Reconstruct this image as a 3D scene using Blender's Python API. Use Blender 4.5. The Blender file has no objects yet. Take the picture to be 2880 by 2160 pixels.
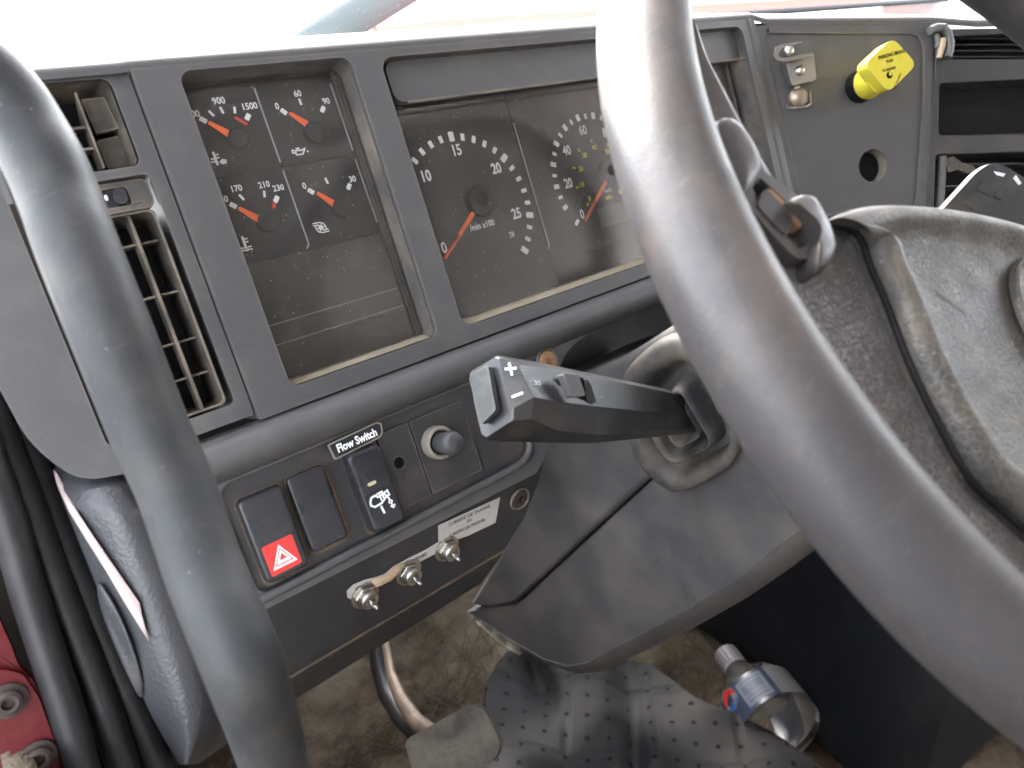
import bpy, bmesh, math, random
from mathutils import Vector, Matrix
from mathutils.geometry import tessellate_polygon
random.seed(7)
# ------------------------------------------------------------------ frames, camera
# dash frame: u to the right along the dash, v down the dash face, w into the dash (metres);
# origin = hub of the tachometer.  The dash face leans back by TAU.
TAU = math.radians(23.0)
_s, _c = math.sin(TAU), math.cos(TAU)
def W(p):
    u, v, w = p
    return Vector((u, -v*_s + w*_c, -v*_c - w*_s))
def Winv(p):
    x, y, z = p
    return Vector((x, -y*_s - z*_c, y*_c - z*_s))
CAM = Vector((-0.2589, 0.0380, -0.3734))
R0 = Vector((0.7679, 0.2887, -0.5718)); R1 = Vector((-0.3291, 0.9437, 0.0346)); R2 = Vector((0.5496, 0.1616, 0.8196))
FPX = 1996.0
K = 2880/2212
def ray(x, y):
    d = R0*((x*K-1440)/FPX) + R1*((y*K-1080)/FPX) + R2
    return d.normalized()
def at(x, y, dist):
    return CAM + ray(x, y)*dist

S = bpy.context.scene
S.render.engine = 'CYCLES'
cam = bpy.data.cameras.new('camera'); camo = bpy.data.objects.new('camera', cam); S.collection.objects.link(camo)
r0, r1, r2 = W(R0), W(R1), W(R2)
m = Matrix(((r0.x, -r1.x, -r2.x), (r0.y, -r1.y, -r2.y), (r0.z, -r1.z, -r2.z)))
camo.matrix_world = Matrix.Translation(W(CAM)) @ m.to_4x4()
cam.sensor_width = 36; cam.lens = FPX/2880*36
cam.clip_start = 0.01; cam.clip_end = 5000
cam.dof.use_dof = True; cam.dof.focus_distance = 0.42; cam.dof.aperture_fstop = 11
S.camera = camo
S.view_settings.view_transform = 'Standard'; S.view_settings.look = 'None'
S.view_settings.exposure = 4.05; S.view_settings.gamma = 1; S.view_settings.use_curve_mapping = False
# world
SUN_EL, SUN_ROT = 46, 8
w = bpy.data.worlds.new('World'); S.world = w; w.use_nodes = True
nt = w.node_tree; bg = nt.nodes['Background']
sky = nt.nodes.new('ShaderNodeTexSky'); sky.sky_type = 'NISHITA'; sky.sun_disc = False
sky.sun_elevation = math.radians(SUN_EL); sky.sun_rotation = math.radians(SUN_ROT)
sky.dust_density = 2.5; sky.air_density = 1.0; sky.ozone_density = 1.0
hs = nt.nodes.new('ShaderNodeHueSaturation'); hs.inputs['Saturation'].default_value = 0.3
nt.links.new(sky.outputs[0], hs.inputs['Color']); nt.links.new(hs.outputs[0], bg.inputs['Color'])
bg.inputs['Strength'].default_value = 0.15
sun = bpy.data.lights.new('sun', 'SUN'); sun.energy = 1.5; sun.angle = math.radians(14); sun.color = (1.0, 0.96, 0.9)
suno = bpy.data.objects.new('sun', sun); S.collection.objects.link(suno)
sd = Vector((math.sin(math.radians(SUN_ROT))*math.cos(math.radians(SUN_EL)), math.cos(math.radians(SUN_ROT))*math.cos(math.radians(SUN_EL)), math.sin(math.radians(SUN_EL))))
suno.rotation_euler = sd.to_track_quat('Z', 'Y').to_euler()

# ------------------------------------------------------------------ frames on surfaces
class Fr:
    def __init__(s, o, x, y):
        s.o = Vector(o); s.x = Vector(x).normalized(); y = Vector(y); s.y = (y - s.x*y.dot(s.x)).normalized(); s.z = s.x.cross(s.y)
    def p(s, a, b, c=0): return s.o + s.x*a + s.y*b + s.z*c
    def hit(s, d, h=0):                       # ray from the camera point along d
        k = ((s.o + s.z*h - CAM).dot(s.z))/d.dot(s.z)
        q = CAM + d*k - s.o
        return (q.dot(s.x), q.dot(s.y))
    def px(s, x, y, h=0): return s.hit(ray(x, y), h)
    def P(s, u, v, h=0): return s.hit((Vector((u, v, -0.03)) - CAM).normalized(), h)
    def sub(s, a, b, c=0, rot=0):
        x = s.x*math.cos(rot) + s.y*math.sin(rot); y = -s.x*math.sin(rot) + s.y*math.cos(rot)
        return Fr(s.p(a, b, c), x, y)
def FA(w): return Fr((0, 0, w), (1, 0, 0), (0, 1, 0))
WF = -0.020
FAS = FA(WF)
G0 = FA(0)

def rr(a0, b0, a1, b1, r, n=6):
    pts = []
    for cx, cy, t in ((a1-r, b0+r, -90), (a1-r, b1-r, 0), (a0+r, b1-r, 90), (a0+r, b0+r, 180)):
        for i in range(n+1):
            t_ = math.radians(t + 90*i/n); pts.append((cx + r*math.cos(t_), cy + r*math.sin(t_)))
    return pts
def rrP(F, u0, v0, u1, v1, r, n=6, h=0):
    a = F.P(u0, v0, h); b = F.P(u1, v1, h); return rr(a[0], a[1], b[0], b[1], r, n)
def rpoly(pts, r, n=5):
    out = []; N = len(pts)
    rs = r if isinstance(r, (list, tuple)) else [r]*N
    for i in range(N):
        p = Vector(pts[i]); a = Vector(pts[i-1]); b = Vector(pts[(i+1) % N])
        da = (a-p); db = (b-p); rad = min(rs[i], da.length*0.48, db.length*0.48)
        if rad < 1e-6: out.append(tuple(p)); continue
        q0 = p + da.normalized()*rad; q1 = p + db.normalized()*rad
        for k in range(n+1):
            t = k/n; out.append(tuple(q0*(1-t)**2 + p*2*t*(1-t) + q1*t*t))
    return out
def circ(cx, cy, r, n=32, ry=None):
    ry = ry or r
    return [(cx + r*math.cos(2*math.pi*i/n), cy + ry*math.sin(2*math.pi*i/n)) for i in range(n)]
def area(p): return sum(p[i-1][0]*p[i][1]-p[i][0]*p[i-1][1] for i in range(len(p)))/2
def catmull(pts, n=6):
    P = [Vector(p) for p in pts]; out = []
    for i in range(len(P)-1):
        p0 = P[max(i-1, 0)]; p1 = P[i]; p2 = P[i+1]; p3 = P[min(i+2, len(P)-1)]
        for k in range(n):
            t = k/n
            out.append(0.5*((2*p1)+(-p0+p2)*t+(2*p0-5*p1+4*p2-p3)*t*t+(-p0+3*p1-3*p2+p3)*t**3))
    out.append(P[-1]); return out
def ccat(pts, n=6):
    P = [Vector(p) for p in pts]; N = len(P); out = []
    for i in range(N):
        p0, p1, p2, p3 = P[i-1], P[i], P[(i+1) % N], P[(i+2) % N]
        for k in range(n):
            t = k/n; out.append(0.5*((2*p1)+(-p0+p2)*t+(2*p0-5*p1+4*p2-p3)*t*t+(-p0+3*p1-3*p2+p3)*t**3))
    return out

class MB:
    def __init__(s): s.v = []; s.f = []
    def add(s, vs, fs):
        n = len(s.v); s.v += [Vector(q) for q in vs]; s.f += [tuple(i+n for i in f) for f in fs]; return s
    def plate(s, F, outer, depth, front=0, holes=(), taper=0):
        loops = [list(outer)] + [list(h) for h in holes]
        if area(loops[0]) < 0: loops[0].reverse()
        for h in loops[1:]:
            if area(h) > 0: h.reverse()
        tri = tessellate_polygon([[Vector((a, b, 0)) for a, b in l] for l in loops])
        flat = [p for l in loops for p in l]
        base = [F.p(a, b, front) for a, b in flat]; back = [F.p(a, b, front+depth) for a, b in flat]
        if taper:
            cx = sum(p[0] for p in loops[0])/len(loops[0]); cy = sum(p[1] for p in loops[0])/len(loops[0])
            back = [F.p(cx+(a-cx)*(1+taper), cy+(b-cy)*(1+taper), front+depth) for a, b in flat]
        N = len(flat); fs = []
        # orient the front so its normal is -z
        for t in tri:
            a, b, c = (Vector(flat[i]) for i in t)
            cr = (b-a).x*(c-a).y-(b-a).y*(c-a).x
            t = t if cr < 0 else t[::-1]
            fs.append(tuple(t)); fs.append(tuple(i+N for i in t[::-1]))
        k = 0
        for l in loops:
            n = len(l)
            for i in range(n):
                a = k+i; b = k+(i+1) % n
                fs.append((a, b, b+N, a+N))
            k += n
        return s.add(base+back, fs)
    def loft(s, rings, cap0=True, cap1=True, closed=True, close_path=False):
        n = len(rings[0]); vs = [p for r in rings for p in r]; fs = []
        M = len(rings)
        for j in range(M if close_path else M-1):
            for i in range(n if closed else n-1):
                a = j*n+i; b = j*n+(i+1) % n; jj = (j+1) % M
                fs.append((a, b, jj*n+(i+1) % n, jj*n+i))
        if cap0 and not close_path: fs.append(tuple(range(n))[::-1])
        if cap1 and not close_path: fs.append(tuple((M-1)*n+i for i in range(n)))
        return s.add(vs, fs)
    def tube(s, path, r, n=10, up=(0, 0, 1), ky=1.0, closed=False):
        P = [Vector(p) for p in path]; rings = []; N = len(P)
        last = Vector(up)
        for i, p in enumerate(P):
            if closed: t = P[(i+1) % N]-P[i-1]
            else: t = P[min(i+1, N-1)]-P[max(i-1, 0)]
            t.normalize(); b = last - t*last.dot(t)
            if b.length < 1e-4: b = t.orthogonal()
            b.normalize(); last = b; c = t.cross(b)
            rad = r[i] if isinstance(r, (list, tuple)) else r
            rings.append([p + b*math.cos(2*math.pi*k/n)*rad*ky + c*math.sin(2*math.pi*k/n)*rad for k in range(n)])
        return s.loft(rings, close_path=closed)
    def lathe(s, F, prof, n=28, cx=0, cy=0):
        rings = []
        for r_, z_ in prof:
            rings.append([F.p(cx+r_*math.cos(2*math.pi*i/n), cy+r_*math.sin(2*math.pi*i/n), z_) for i in range(n)])
        return s.loft(rings)
    def text(s, F, txt, size, cx, cy, h, rot=0, sx=1.0, bold=0.0):
        cu = bpy.data.curves.new('tmp', 'FONT'); cu.body = txt; cu.size = size; cu.align_x = 'CENTER'; cu.align_y = 'CENTER'
        cu.resolution_u = 3; cu.offset = bold*size; cu.extrude = 0.00008
        o = bpy.data.objects.new('tmp', cu); S.collection.objects.link(o)
        dg = bpy.context.evaluated_depsgraph_get(); me = o.evaluated_get(dg).to_mesh()
        co, si = math.cos(rot), math.sin(rot)
        vs = [F.p(cx + (q.co.x*sx)*co + q.co.y*si, cy + (q.co.x*sx)*si - q.co.y*co, h - q.co.z) for q in me.vertices]
        fs = [tuple(p.vertices)[::1] for p in me.polygons]
        s.add(vs, fs)
        o.evaluated_get(dg).to_mesh_clear(); bpy.data.objects.remove(o); bpy.data.curves.remove(cu)
        return s
    def line(s, F, pts, wd, h, th=0.00016):
        """a printed stroke: thin raised quads along 2D points"""
        for i in range(len(pts)-1):
            a = Vector(pts[i]); b = Vector(pts[i+1]); d = (b-a)
            if d.length < 1e-9: continue
            d.normalize(); n_ = Vector((-d.y, d.x))*wd/2; e = d*wd*0.3
            q = [a-n_-e, b-n_+e, b+n_+e, a+n_-e]
            s.plate(F, [tuple(x) for x in q], th, h)
        return s
OFF = {}
def _link(o): S.collection.objects.link(o)
def thing(name, label, cat, loc, group=None):
    o = bpy.data.objects.new(name, None); _link(o); o.empty_display_size = 0.02
    o.location = W(loc); OFF[o.name] = W(loc)
    o['label'] = label; o['category'] = cat
    if group: o['group'] = group
    return o
def build(mb, name, mat, parent=None, bev=0, seg=2, smooth=35, label=None, cat=None, group=None, kind=None, sub=0, world=False, bang=30, solid=0):
    vs = [q if world else W(q) for q in mb.v]
    if parent is not None: off = OFF[parent.name]
    else:
        mn = Vector([min(v[i] for v in vs) for i in range(3)]); mx = Vector([max(v[i] for v in vs) for i in range(3)])
        off = (mn+mx)/2; off.z = mn.z
    me = bpy.data.meshes.new(name); me.from_pydata([tuple(v-off) for v in vs], [], mb.f); me.update()
    bm = bmesh.new(); bm.from_mesh(me); bmesh.ops.recalc_face_normals(bm, faces=bm.faces); bm.to_mesh(me); bm.free()
    o = bpy.data.objects.new(name, me); _link(o); OFF[o.name] = off
    if parent is not None: o.parent = parent
    else: o.location = off
    me.materials.append(mat)
    if smooth:
        for p in me.polygons: p.use_smooth = True
        if not sub: me.set_sharp_from_angle(angle=math.radians(smooth))
    if solid:
        md = o.modifiers.new('solid', 'SOLIDIFY'); md.thickness = solid; md.offset = -1
    if bev:
        md = o.modifiers.new('bevel', 'BEVEL'); md.width = bev; md.segments = seg; md.limit_method = 'ANGLE'; md.angle_limit = math.radians(bang); md.harden_normals = bool(smooth) and not sub
    if sub:
        md = o.modifiers.new('sub', 'SUBSURF'); md.levels = sub; md.render_levels = sub
    if label: o['label'] = label
    if cat: o['category'] = cat
    if group: o['group'] = group
    if kind: o['kind'] = kind
    return o

# ------------------------------------------------------------------ materials
def mat(name, col, rough=0.5, spec=0.5, metal=0.0, var=0.0, vscale=20, bump=0.0, bscale=900, dust=0.0, dcol=(0.30, 0.24, 0.17), dscale=30, dlo=0.5, dhi=0.75,
        speck=0.0, rvar=0.0, edge=0.0, edcol=None, coat=0.0, trans=0.0, bdet=2.0, bdist=0.0004, crack=0.0, crscale=200, streak=0.0):
    m = bpy.data.materials.new(name); m.use_nodes = True; nt = m.node_tree; N = nt.nodes; L = nt.links
    b = N['Principled BSDF']; b.inputs['Roughness'].default_value = rough; b.inputs['Metallic'].default_value = metal
    b.inputs['Specular IOR Level'].default_value = spec; b.inputs['Coat Weight'].default_value = coat; b.inputs['Coat Roughness'].default_value = 0.15
    b.inputs['Transmission Weight'].default_value = trans
    tc = N.new('ShaderNodeTexCoord').outputs['Object']
    def noise(sc, det=3, ro=0.55, vec=None):
        n = N.new('ShaderNodeTexNoise'); n.inputs['Scale'].default_value = sc; n.inputs['Detail'].default_value = det; n.inputs['Roughness'].default_value = ro
        L.new(vec or tc, n.inputs['Vector']); return n.outputs['Fac']
    def ramp(fac, lo, hi, a=0, bb=1):
        n = N.new('ShaderNodeMapRange'); n.inputs['From Min'].default_value = lo; n.inputs['From Max'].default_value = hi
        n.inputs['To Min'].default_value = a; n.inputs['To Max'].default_value = bb; L.new(fac, n.inputs['Value']); return n.outputs[0]
    def mix(fac, a, bb):
        n = N.new('ShaderNodeMix'); n.data_type = 'RGBA'
        if isinstance(fac, float): n.inputs[0].default_value = fac
        else: L.new(fac, n.inputs[0])
        for s_, q in ((6, a), (7, bb)):
            if isinstance(q, tuple): n.inputs[s_].default_value = (*q, 1)
            else: L.new(q, n.inputs[s_])
        return n.outputs[2]
    def mth(op, a, bb):
        n = N.new('ShaderNodeMath'); n.operation = op
        for i, q in enumerate((a, bb)):
            if isinstance(q, (float, int)): n.inputs[i].default_value = q
            else: L.new(q, n.inputs[i])
        return n.outputs[0]
    c = tuple(col)
    if var: c = mix(noise(vscale, 4), tuple(x*(1-var) for x in col), tuple(x*(1+var) for x in col))
    if edge:
        bn = N.new('ShaderNodeBevel'); bn.inputs['Radius'].default_value = 0.0018; bn.samples = 4
        gm = N.new('ShaderNodeNewGeometry'); d = N.new('ShaderNodeVectorMath'); d.operation = 'DOT_PRODUCT'
        L.new(bn.outputs[0], d.inputs[0]); L.new(gm.outputs['Normal'], d.inputs[1])
        e = ramp(d.outputs['Value'], 0.985, 0.85); e = mth('MULTIPLY', e, ramp(noise(60, 3), 0.35, 0.65, 0.2, 1.0)); e = mth('MULTIPLY', e, float(edge))
        c = mix(e, c, tuple(edcol or dcol))
    if dust:
        e = mth('MULTIPLY', ramp(noise(dscale, 6, 0.65), dlo, dhi), float(dust)); c = mix(e, c, tuple(dcol))
    if streak:
        mp = N.new('ShaderNodeMapping'); mp.inputs['Scale'].default_value = (40, 400, 60); mp.inputs['Rotation'].default_value = (0.3, 0.2, 0.8); L.new(tc, mp.inputs['Vector'])
        e = mth('MULTIPLY', ramp(noise(3, 3, 0.5, mp.outputs[0]), 0.62, 0.72), float(streak)); c = mix(e, c, tuple(dcol))
    if speck:
        v = N.new('ShaderNodeTexVoronoi'); v.inputs['Scale'].default_value = 420; L.new(tc, v.inputs['Vector'])
        v2 = ramp(v.outputs['Distance'], 0.16, 0.10); wn = N.new('ShaderNodeSeparateColor'); L.new(v.outputs['Color'], wn.inputs[0])
        e = mth('MULTIPLY', v2, ramp(wn.outputs[0], 0.93, 0.96)); e = mth('MULTIPLY', e, float(speck)); c = mix(e, c, (0.5, 0.46, 0.38))
    if crack:
        v = N.new('ShaderNodeTexVoronoi'); v.feature = 'DISTANCE_TO_EDGE'; v.inputs['Scale'].default_value = crscale*0.8; L.new(tc, v.inputs['Vector'])
        e = mth('MULTIPLY', ramp(v.outputs['Distance'], 0.10, 0.02), ramp(noise(45, 3), 0.42, 0.62)); e = mth('MULTIPLY', e, 0.35*float(crack)/0.4); c = mix(e, c, (0.26, 0.245, 0.235))
    if isinstance(c, tuple): b.inputs['Base Color'].default_value = (*c, 1)
    else: L.new(c, b.inputs['Base Color'])
    if rvar:
        L.new(ramp(noise(vscale*1.7, 4), 0.3, 0.7, rough-rvar, rough+rvar), b.inputs['Roughness'])
    last = None
    if crack:
        v = N.new('ShaderNodeTexVoronoi'); v.feature = 'DISTANCE_TO_EDGE'; v.inputs['Scale'].default_value = crscale
        wv = N.new('ShaderNodeVectorMath'); wv.operation = 'ADD'; nn = N.new('ShaderNodeTexNoise'); nn.inputs['Scale'].default_value = crscale*0.6
        L.new(tc, nn.inputs['Vector']); sc = N.new('ShaderNodeVectorMath'); sc.operation = 'SCALE'; sc.inputs['Scale'].default_value = 1.2/crscale
        L.new(nn.outputs['Color'], sc.inputs[0]); L.new(tc, wv.inputs[0]); L.new(sc.outputs[0], wv.inputs[1]); L.new(wv.outputs[0], v.inputs['Vector'])
        bb = N.new('ShaderNodeBump'); bb.inputs['Strength'].default_value = crack; bb.inputs['Distance'].default_value = 0.0006
        L.new(ramp(v.outputs['Distance'], 0.0, 0.12), bb.inputs['Height']); last = bb
    if bump:
        bb = N.new('ShaderNodeBump'); bb.inputs['Strength'].default_value = bump; bb.inputs['Distance'].default_value = bdist
        L.new(noise(bscale, bdet), bb.inputs['Height'])
        if last: L.new(last.outputs[0], bb.inputs['Normal'])
        last = bb
    if last: L.new(last.outputs[0], b.inputs['Normal'])
    return m
TAN = (0.34, 0.28, 0.20)
M = {}
M['plastic'] = mat('dash_plastic', (0.066, 0.065, 0.067), 0.50, 0.5, var=0.12, vscale=14, bump=0.25, bscale=1800, dust=0.25, dcol=(0.18, 0.16, 0.14), dscale=22, rvar=0.06, edge=0.25, edcol=TAN)
M['plastic_dusty'] = mat('dash_plastic_dusty', (0.058, 0.054, 0.052), 0.6, 0.4, var=0.2, vscale=18, bump=0.25, bscale=1500, dust=0.6, dcol=(0.22, 0.18, 0.14), dscale=26, dlo=0.42, dhi=0.72, edge=0.7, edcol=TAN, rvar=0.06)
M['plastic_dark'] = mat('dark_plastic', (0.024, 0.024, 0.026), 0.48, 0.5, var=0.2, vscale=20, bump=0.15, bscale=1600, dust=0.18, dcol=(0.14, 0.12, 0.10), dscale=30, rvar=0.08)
M['switchplate'] = mat('switch_panel_plastic', (0.036, 0.035, 0.037), 0.5, 0.45, var=0.2, vscale=18, bump=0.25, bscale=1500, dust=0.45, dcol=(0.12, 0.095, 0.075), dscale=34, dlo=0.5, dhi=0.75, edge=0.6, edcol=TAN)
M['vent'] = mat('vent_plastic', (0.040, 0.036, 0.032), 0.5, 0.4, var=0.2, dust=0.6, dcol=(0.19, 0.155, 0.115), dscale=55, dlo=0.42, dhi=0.70, edge=0.8, edcol=(0.32, 0.26, 0.19))
M['dusty_gap'] = mat('dusty_gap', (0.10, 0.075, 0.055), 0.85, 0.1, var=0.4, vscale=90, dust=0.8, dcol=(0.24, 0.17, 0.115), dscale=70)
M['black'] = mat('deep_black', (0.006, 0.006, 0.007), 0.7, 0.2)
M['face'] = mat('gauge_face', (0.016, 0.0155, 0.0155), 0.55, 0.3, speck=0.3, dust=0.12, dcol=(0.2, 0.18, 0.15), dscale=60)
M['face_green'] = mat('blank_gauge_cover', (0.034, 0.032, 0.025), 0.35, 0.5, dust=0.55, dcol=(0.13, 0.115, 0.085), dscale=55, speck=1.0, rvar=0.1)
M['white'] = mat('white_print', (0.93, 0.94, 0.95), 0.6, 0.2)
M['dimwhite'] = mat('grey_print', (0.36, 0.36, 0.38), 0.6, 0.2)
M['yellowprint'] = mat('yellow_print', (0.75, 0.66, 0.05), 0.6, 0.2)
M['redprint'] = mat('red_print', (0.75, 0.07, 0.03), 0.6, 0.2)
M['needle'] = mat('needle_orange', (1.0, 0.16, 0.03), 0.5, 0.3)
M['lcd'] = mat('lcd_green', (0.055, 0.062, 0.045), 0.3, 0.5)
M['switch'] = mat('switch_black', (0.022, 0.023, 0.027), 0.3, 0.5, bump=0.1, bscale=1600, dust=0.2, dcol=(0.12, 0.10, 0.09), dscale=45, rvar=0.1, edge=0.2, edcol=TAN)
M['hazred'] = mat('hazard_red', (0.62, 0.045, 0.04), 0.4, 0.4)
M['pinkwhite'] = mat('hazard_white', (0.85, 0.76, 0.74), 0.5, 0.3)
M['cream'] = mat('cream_lens', (0.55, 0.50, 0.34), 0.4)
M['tape'] = mat('tape_black', (0.018, 0.022, 0.026), 0.35)
M['tape_edge'] = mat('tape_edge', (0.27, 0.24, 0.19), 0.6)
M['paper'] = mat('paper_label', (0.46, 0.44, 0.42), 0.5, 0.4, var=0.08, vscale=60, dust=0.35, dcol=(0.30, 0.25, 0.18), dscale=70)
M['ink'] = mat('label_ink', (0.13, 0.13, 0.14), 0.6)
M['tan'] = mat('aged_adhesive', (0.40, 0.29, 0.18), 0.6)
M['steel'] = mat('worn_steel', (0.50, 0.48, 0.44), 0.33, metal=1.0, var=0.2, vscale=120, dust=0.5, dcol=(0.22, 0.16, 0.10), dscale=130, rvar=0.1, edge=0.3, edcol=(0.25, 0.18, 0.1))
M['chrome'] = mat('bright_steel', (0.75, 0.76, 0.76), 0.18, metal=1.0)
M['rust'] = mat('rusty_steel', (0.30, 0.17, 0.09), 0.6, metal=0.3, var=0.4, vscale=200, dust=0.8, dcol=(0.55, 0.26, 0.12), dscale=160)
M['screwdark'] = mat('dark_screw', (0.06, 0.045, 0.04), 0.5, metal=0.5, var=0.4, vscale=200, dust=0.4, dcol=(0.2, 0.12, 0.08), dscale=160)
M['knobgrey'] = mat('push_knob', (0.045, 0.045, 0.048), 0.5, dust=0.2, dcol=TAN)
M['collar'] = mat('dusty_collar_lit_wall', (0.20, 0.18, 0.15), 0.6, dust=0.6, dcol=(0.36, 0.31, 0.24), dscale=80)
M['rubber'] = mat('boot_rubber', (0.034, 0.034, 0.036), 0.66, 0.3, dust=0.75, dcol=(0.20, 0.165, 0.12), dscale=20, dlo=0.36, dhi=0.70, bump=0.2, bscale=1200)
M['stalk'] = mat('stalk_plastic', (0.016, 0.0165, 0.018), 0.33, 0.5, bump=0.12, bscale=1800, dust=0.4, dcol=(0.11, 0.095, 0.08), dscale=36, dlo=0.48, rvar=0.06, edge=0.35, edcol=(0.2, 0.18, 0.15))
M['stalkbtn'] = mat('stalk_button', (0.030, 0.034, 0.036), 0.6, 0.4, dust=0.3, dcol=(0.2, 0.2, 0.18), dscale=60, edge=0.3)
M['sliderc'] = mat('slider_plastic', (0.075, 0.068, 0.070), 0.4, 0.5, edge=0.3)
M['rim'] = mat('wheel_rim', (0.044, 0.041, 0.042), 0.44, 0.42, var=0.35, vscale=17, bump=0.35, bscale=1000, dust=0.8, dcol=(0.115, 0.093, 0.080), dscale=13, rvar=0.12, speck=0.15, streak=0.4)
M['handle'] = mat('grab_handle_plastic', (0.031, 0.033, 0.035), 0.52, 0.34, var=0.3, vscale=16, bump=0.45, bscale=1500, dust=0.7, dcol=(0.085, 0.077, 0.068), dscale=17, rvar=0.1, speck=0.3, streak=0.35)
M['leather'] = mat('worn_leatherette', (0.100, 0.093, 0.091), 0.42, 0.5, var=0.25, vscale=22, bump=0.22, bscale=420, bdist=0.0007, dust=0.45, dcol=(0.17, 0.14, 0.12), dscale=26, rvar=0.08, crack=0.9, crscale=430, streak=0.5)
M['spoke_smooth'] = mat('worn_smooth_plastic', (0.052, 0.048, 0.047), 0.42, 0.45, var=0.3, vscale=40, bump=0.2, bscale=900, dust=0.6, dcol=(0.14, 0.115, 0.09), dscale=50, rvar=0.1, edge=0.2)
M['hub'] = mat('hub_leatherette', (0.036, 0.034, 0.031), 0.5, 0.5, var=0.25, vscale=30, bump=0.25, bscale=700, dust=0.6, dcol=(0.125, 0.10, 0.075), dscale=60, dlo=0.42, rvar=0.07, crack=0.3, crscale=420, speck=0.5)
M['trim'] = mat('textured_trim', (0.045, 0.046, 0.050), 0.40, 0.5, bump=0.6, bscale=500, bdist=0.0006, var=0.2, dust=0.2, dcol=(0.12, 0.1, 0.09), dscale=30, rvar=0.08, edge=0.2)
M['column'] = mat('column_plastic', (0.068, 0.065, 0.066), 0.46, 0.5, var=0.25, vscale=14, bump=0.4, bscale=900, dust=0.55, dcol=(0.17, 0.145, 0.125), dscale=15, dlo=0.42, dhi=0.75, rvar=0.09, edge=0.15, speck=0.25, streak=0.25)
M['seal'] = mat('door_seal_rubber', (0.012, 0.011, 0.012), 0.5, 0.4, bump=0.4, bscale=400, dust=0.35, dcol=(0.06, 0.05, 0.05), dscale=30)
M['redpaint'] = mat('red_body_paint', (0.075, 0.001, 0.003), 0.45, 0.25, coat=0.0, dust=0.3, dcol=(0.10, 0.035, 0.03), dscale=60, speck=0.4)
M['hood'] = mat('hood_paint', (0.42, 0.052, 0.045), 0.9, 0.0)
M['bolt'] = mat('painted_bolt', (0.035, 0.024, 0.022), 0.6, 0.3, dust=0.4, dcol=(0.09, 0.07, 0.06), dscale=90)
M['band'] = mat('pale_pink_strip', (0.50, 0.40, 0.385), 0.4, 0.5)
M['yellow'] = mat('yellow_plastic', (0.60, 0.52, 0.045), 0.45, 0.4, var=0.08, vscale=60, dust=0.4, dcol=(0.42, 0.35, 0.06), dscale=90, edge=0.3, edcol=(0.35, 0.28, 0.10))
M['alu'] = mat('bracket_metal', (0.33, 0.32, 0.30), 0.36, metal=0.9, dust=0.4, dcol=(0.2, 0.17, 0.13), dscale=90, rvar=0.1)
M['brass'] = mat('warm_bulb', (0.30, 0.24, 0.18), 0.3, metal=0.5)
M['carpet'] = mat('dusty_carpet', (0.040, 0.028, 0.018), 0.95, 0.1, var=0.4, vscale=12, bump=0.9, bscale=260, bdist=0.003, dust=0.9, dcol=(0.24, 0.20, 0.15), dscale=8, dlo=0.4, dhi=0.7, streak=0.5)
M['darkwall'] = mat('firewall_mat', (0.020, 0.017, 0.015), 0.9, 0.1, var=0.4, vscale=8, dust=0.5, dcol=(0.07, 0.05, 0.035), dscale=10)
M['pedal'] = mat('pedal_pad', (0.075, 0.071, 0.065), 0.8, 0.2, var=0.5, vscale=40, dust=0.9, dcol=(0.20, 0.178, 0.142), dscale=30, dlo=0.4, bump=0.6, bscale=200, bdist=0.0015)
M['arm'] = mat('pedal_arm', (0.06, 0.042, 0.03), 0.6, metal=0.2, var=0.4, vscale=60, dust=0.7, dcol=(0.17, 0.12, 0.085), dscale=70)
M['arm_black'] = mat('pedal_arm_black', (0.014, 0.013, 0.013), 0.45)
M['tunnel'] = mat('engine_cover_mat', (0.010, 0.012, 0.016), 0.62, 0.3, var=0.3, vscale=10, bump=0.4, bscale=180, bdist=0.001, dust=0.25, dcol=(0.05, 0.055, 0.055), dscale=14, dlo=0.55)
M['cap'] = mat('bottle_cap', (0.18, 0.175, 0.20), 0.5)
M['toppad'] = mat('dash_top_pad', (0.20, 0.20, 0.20), 0.34, 0.7, var=0.1, vscale=14, bump=0.15, bscale=1500)  # glare on the dash top put into a paler base colour
M['labelblue'] = mat('bottle_label', (0.035, 0.048, 0.085), 0.35)
M['labelgrey'] = mat('bottle_label_panel', (0.14, 0.16, 0.21), 0.5)
M['labelink'] = mat('bottle_label_ink', (0.07, 0.09, 0.145), 0.5)
M['logored'] = mat('emblem_red', (0.50, 0.015, 0.015), 0.4)
M['logoblue'] = mat('emblem_blue', (0.015, 0.10, 0.35), 0.4)
M['copper'] = mat('bare_wire', (0.42, 0.32, 0.22), 0.5)
M['cable'] = mat('grey_cable', (0.10, 0.105, 0.105), 0.4)
M['cabin'] = mat('cabin_lining', (0.42, 0.41, 0.40), 0.8, 0.2)
M['gasket'] = mat('window_gasket', (0.012, 0.02, 0.02), 0.5)
M['wiperpaint'] = mat('mirror_arm', (0.055, 0.070, 0.075), 0.7, 0.2)
M['gravel'] = mat('grey_gravel', (0.16, 0.155, 0.15), 0.9, 0.1, var=0.15, vscale=2)
M['pale_ground'] = mat('white_ground', (0.75, 0.75, 0.76), 0.9, 0.1, var=0.15, vscale=2)
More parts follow.
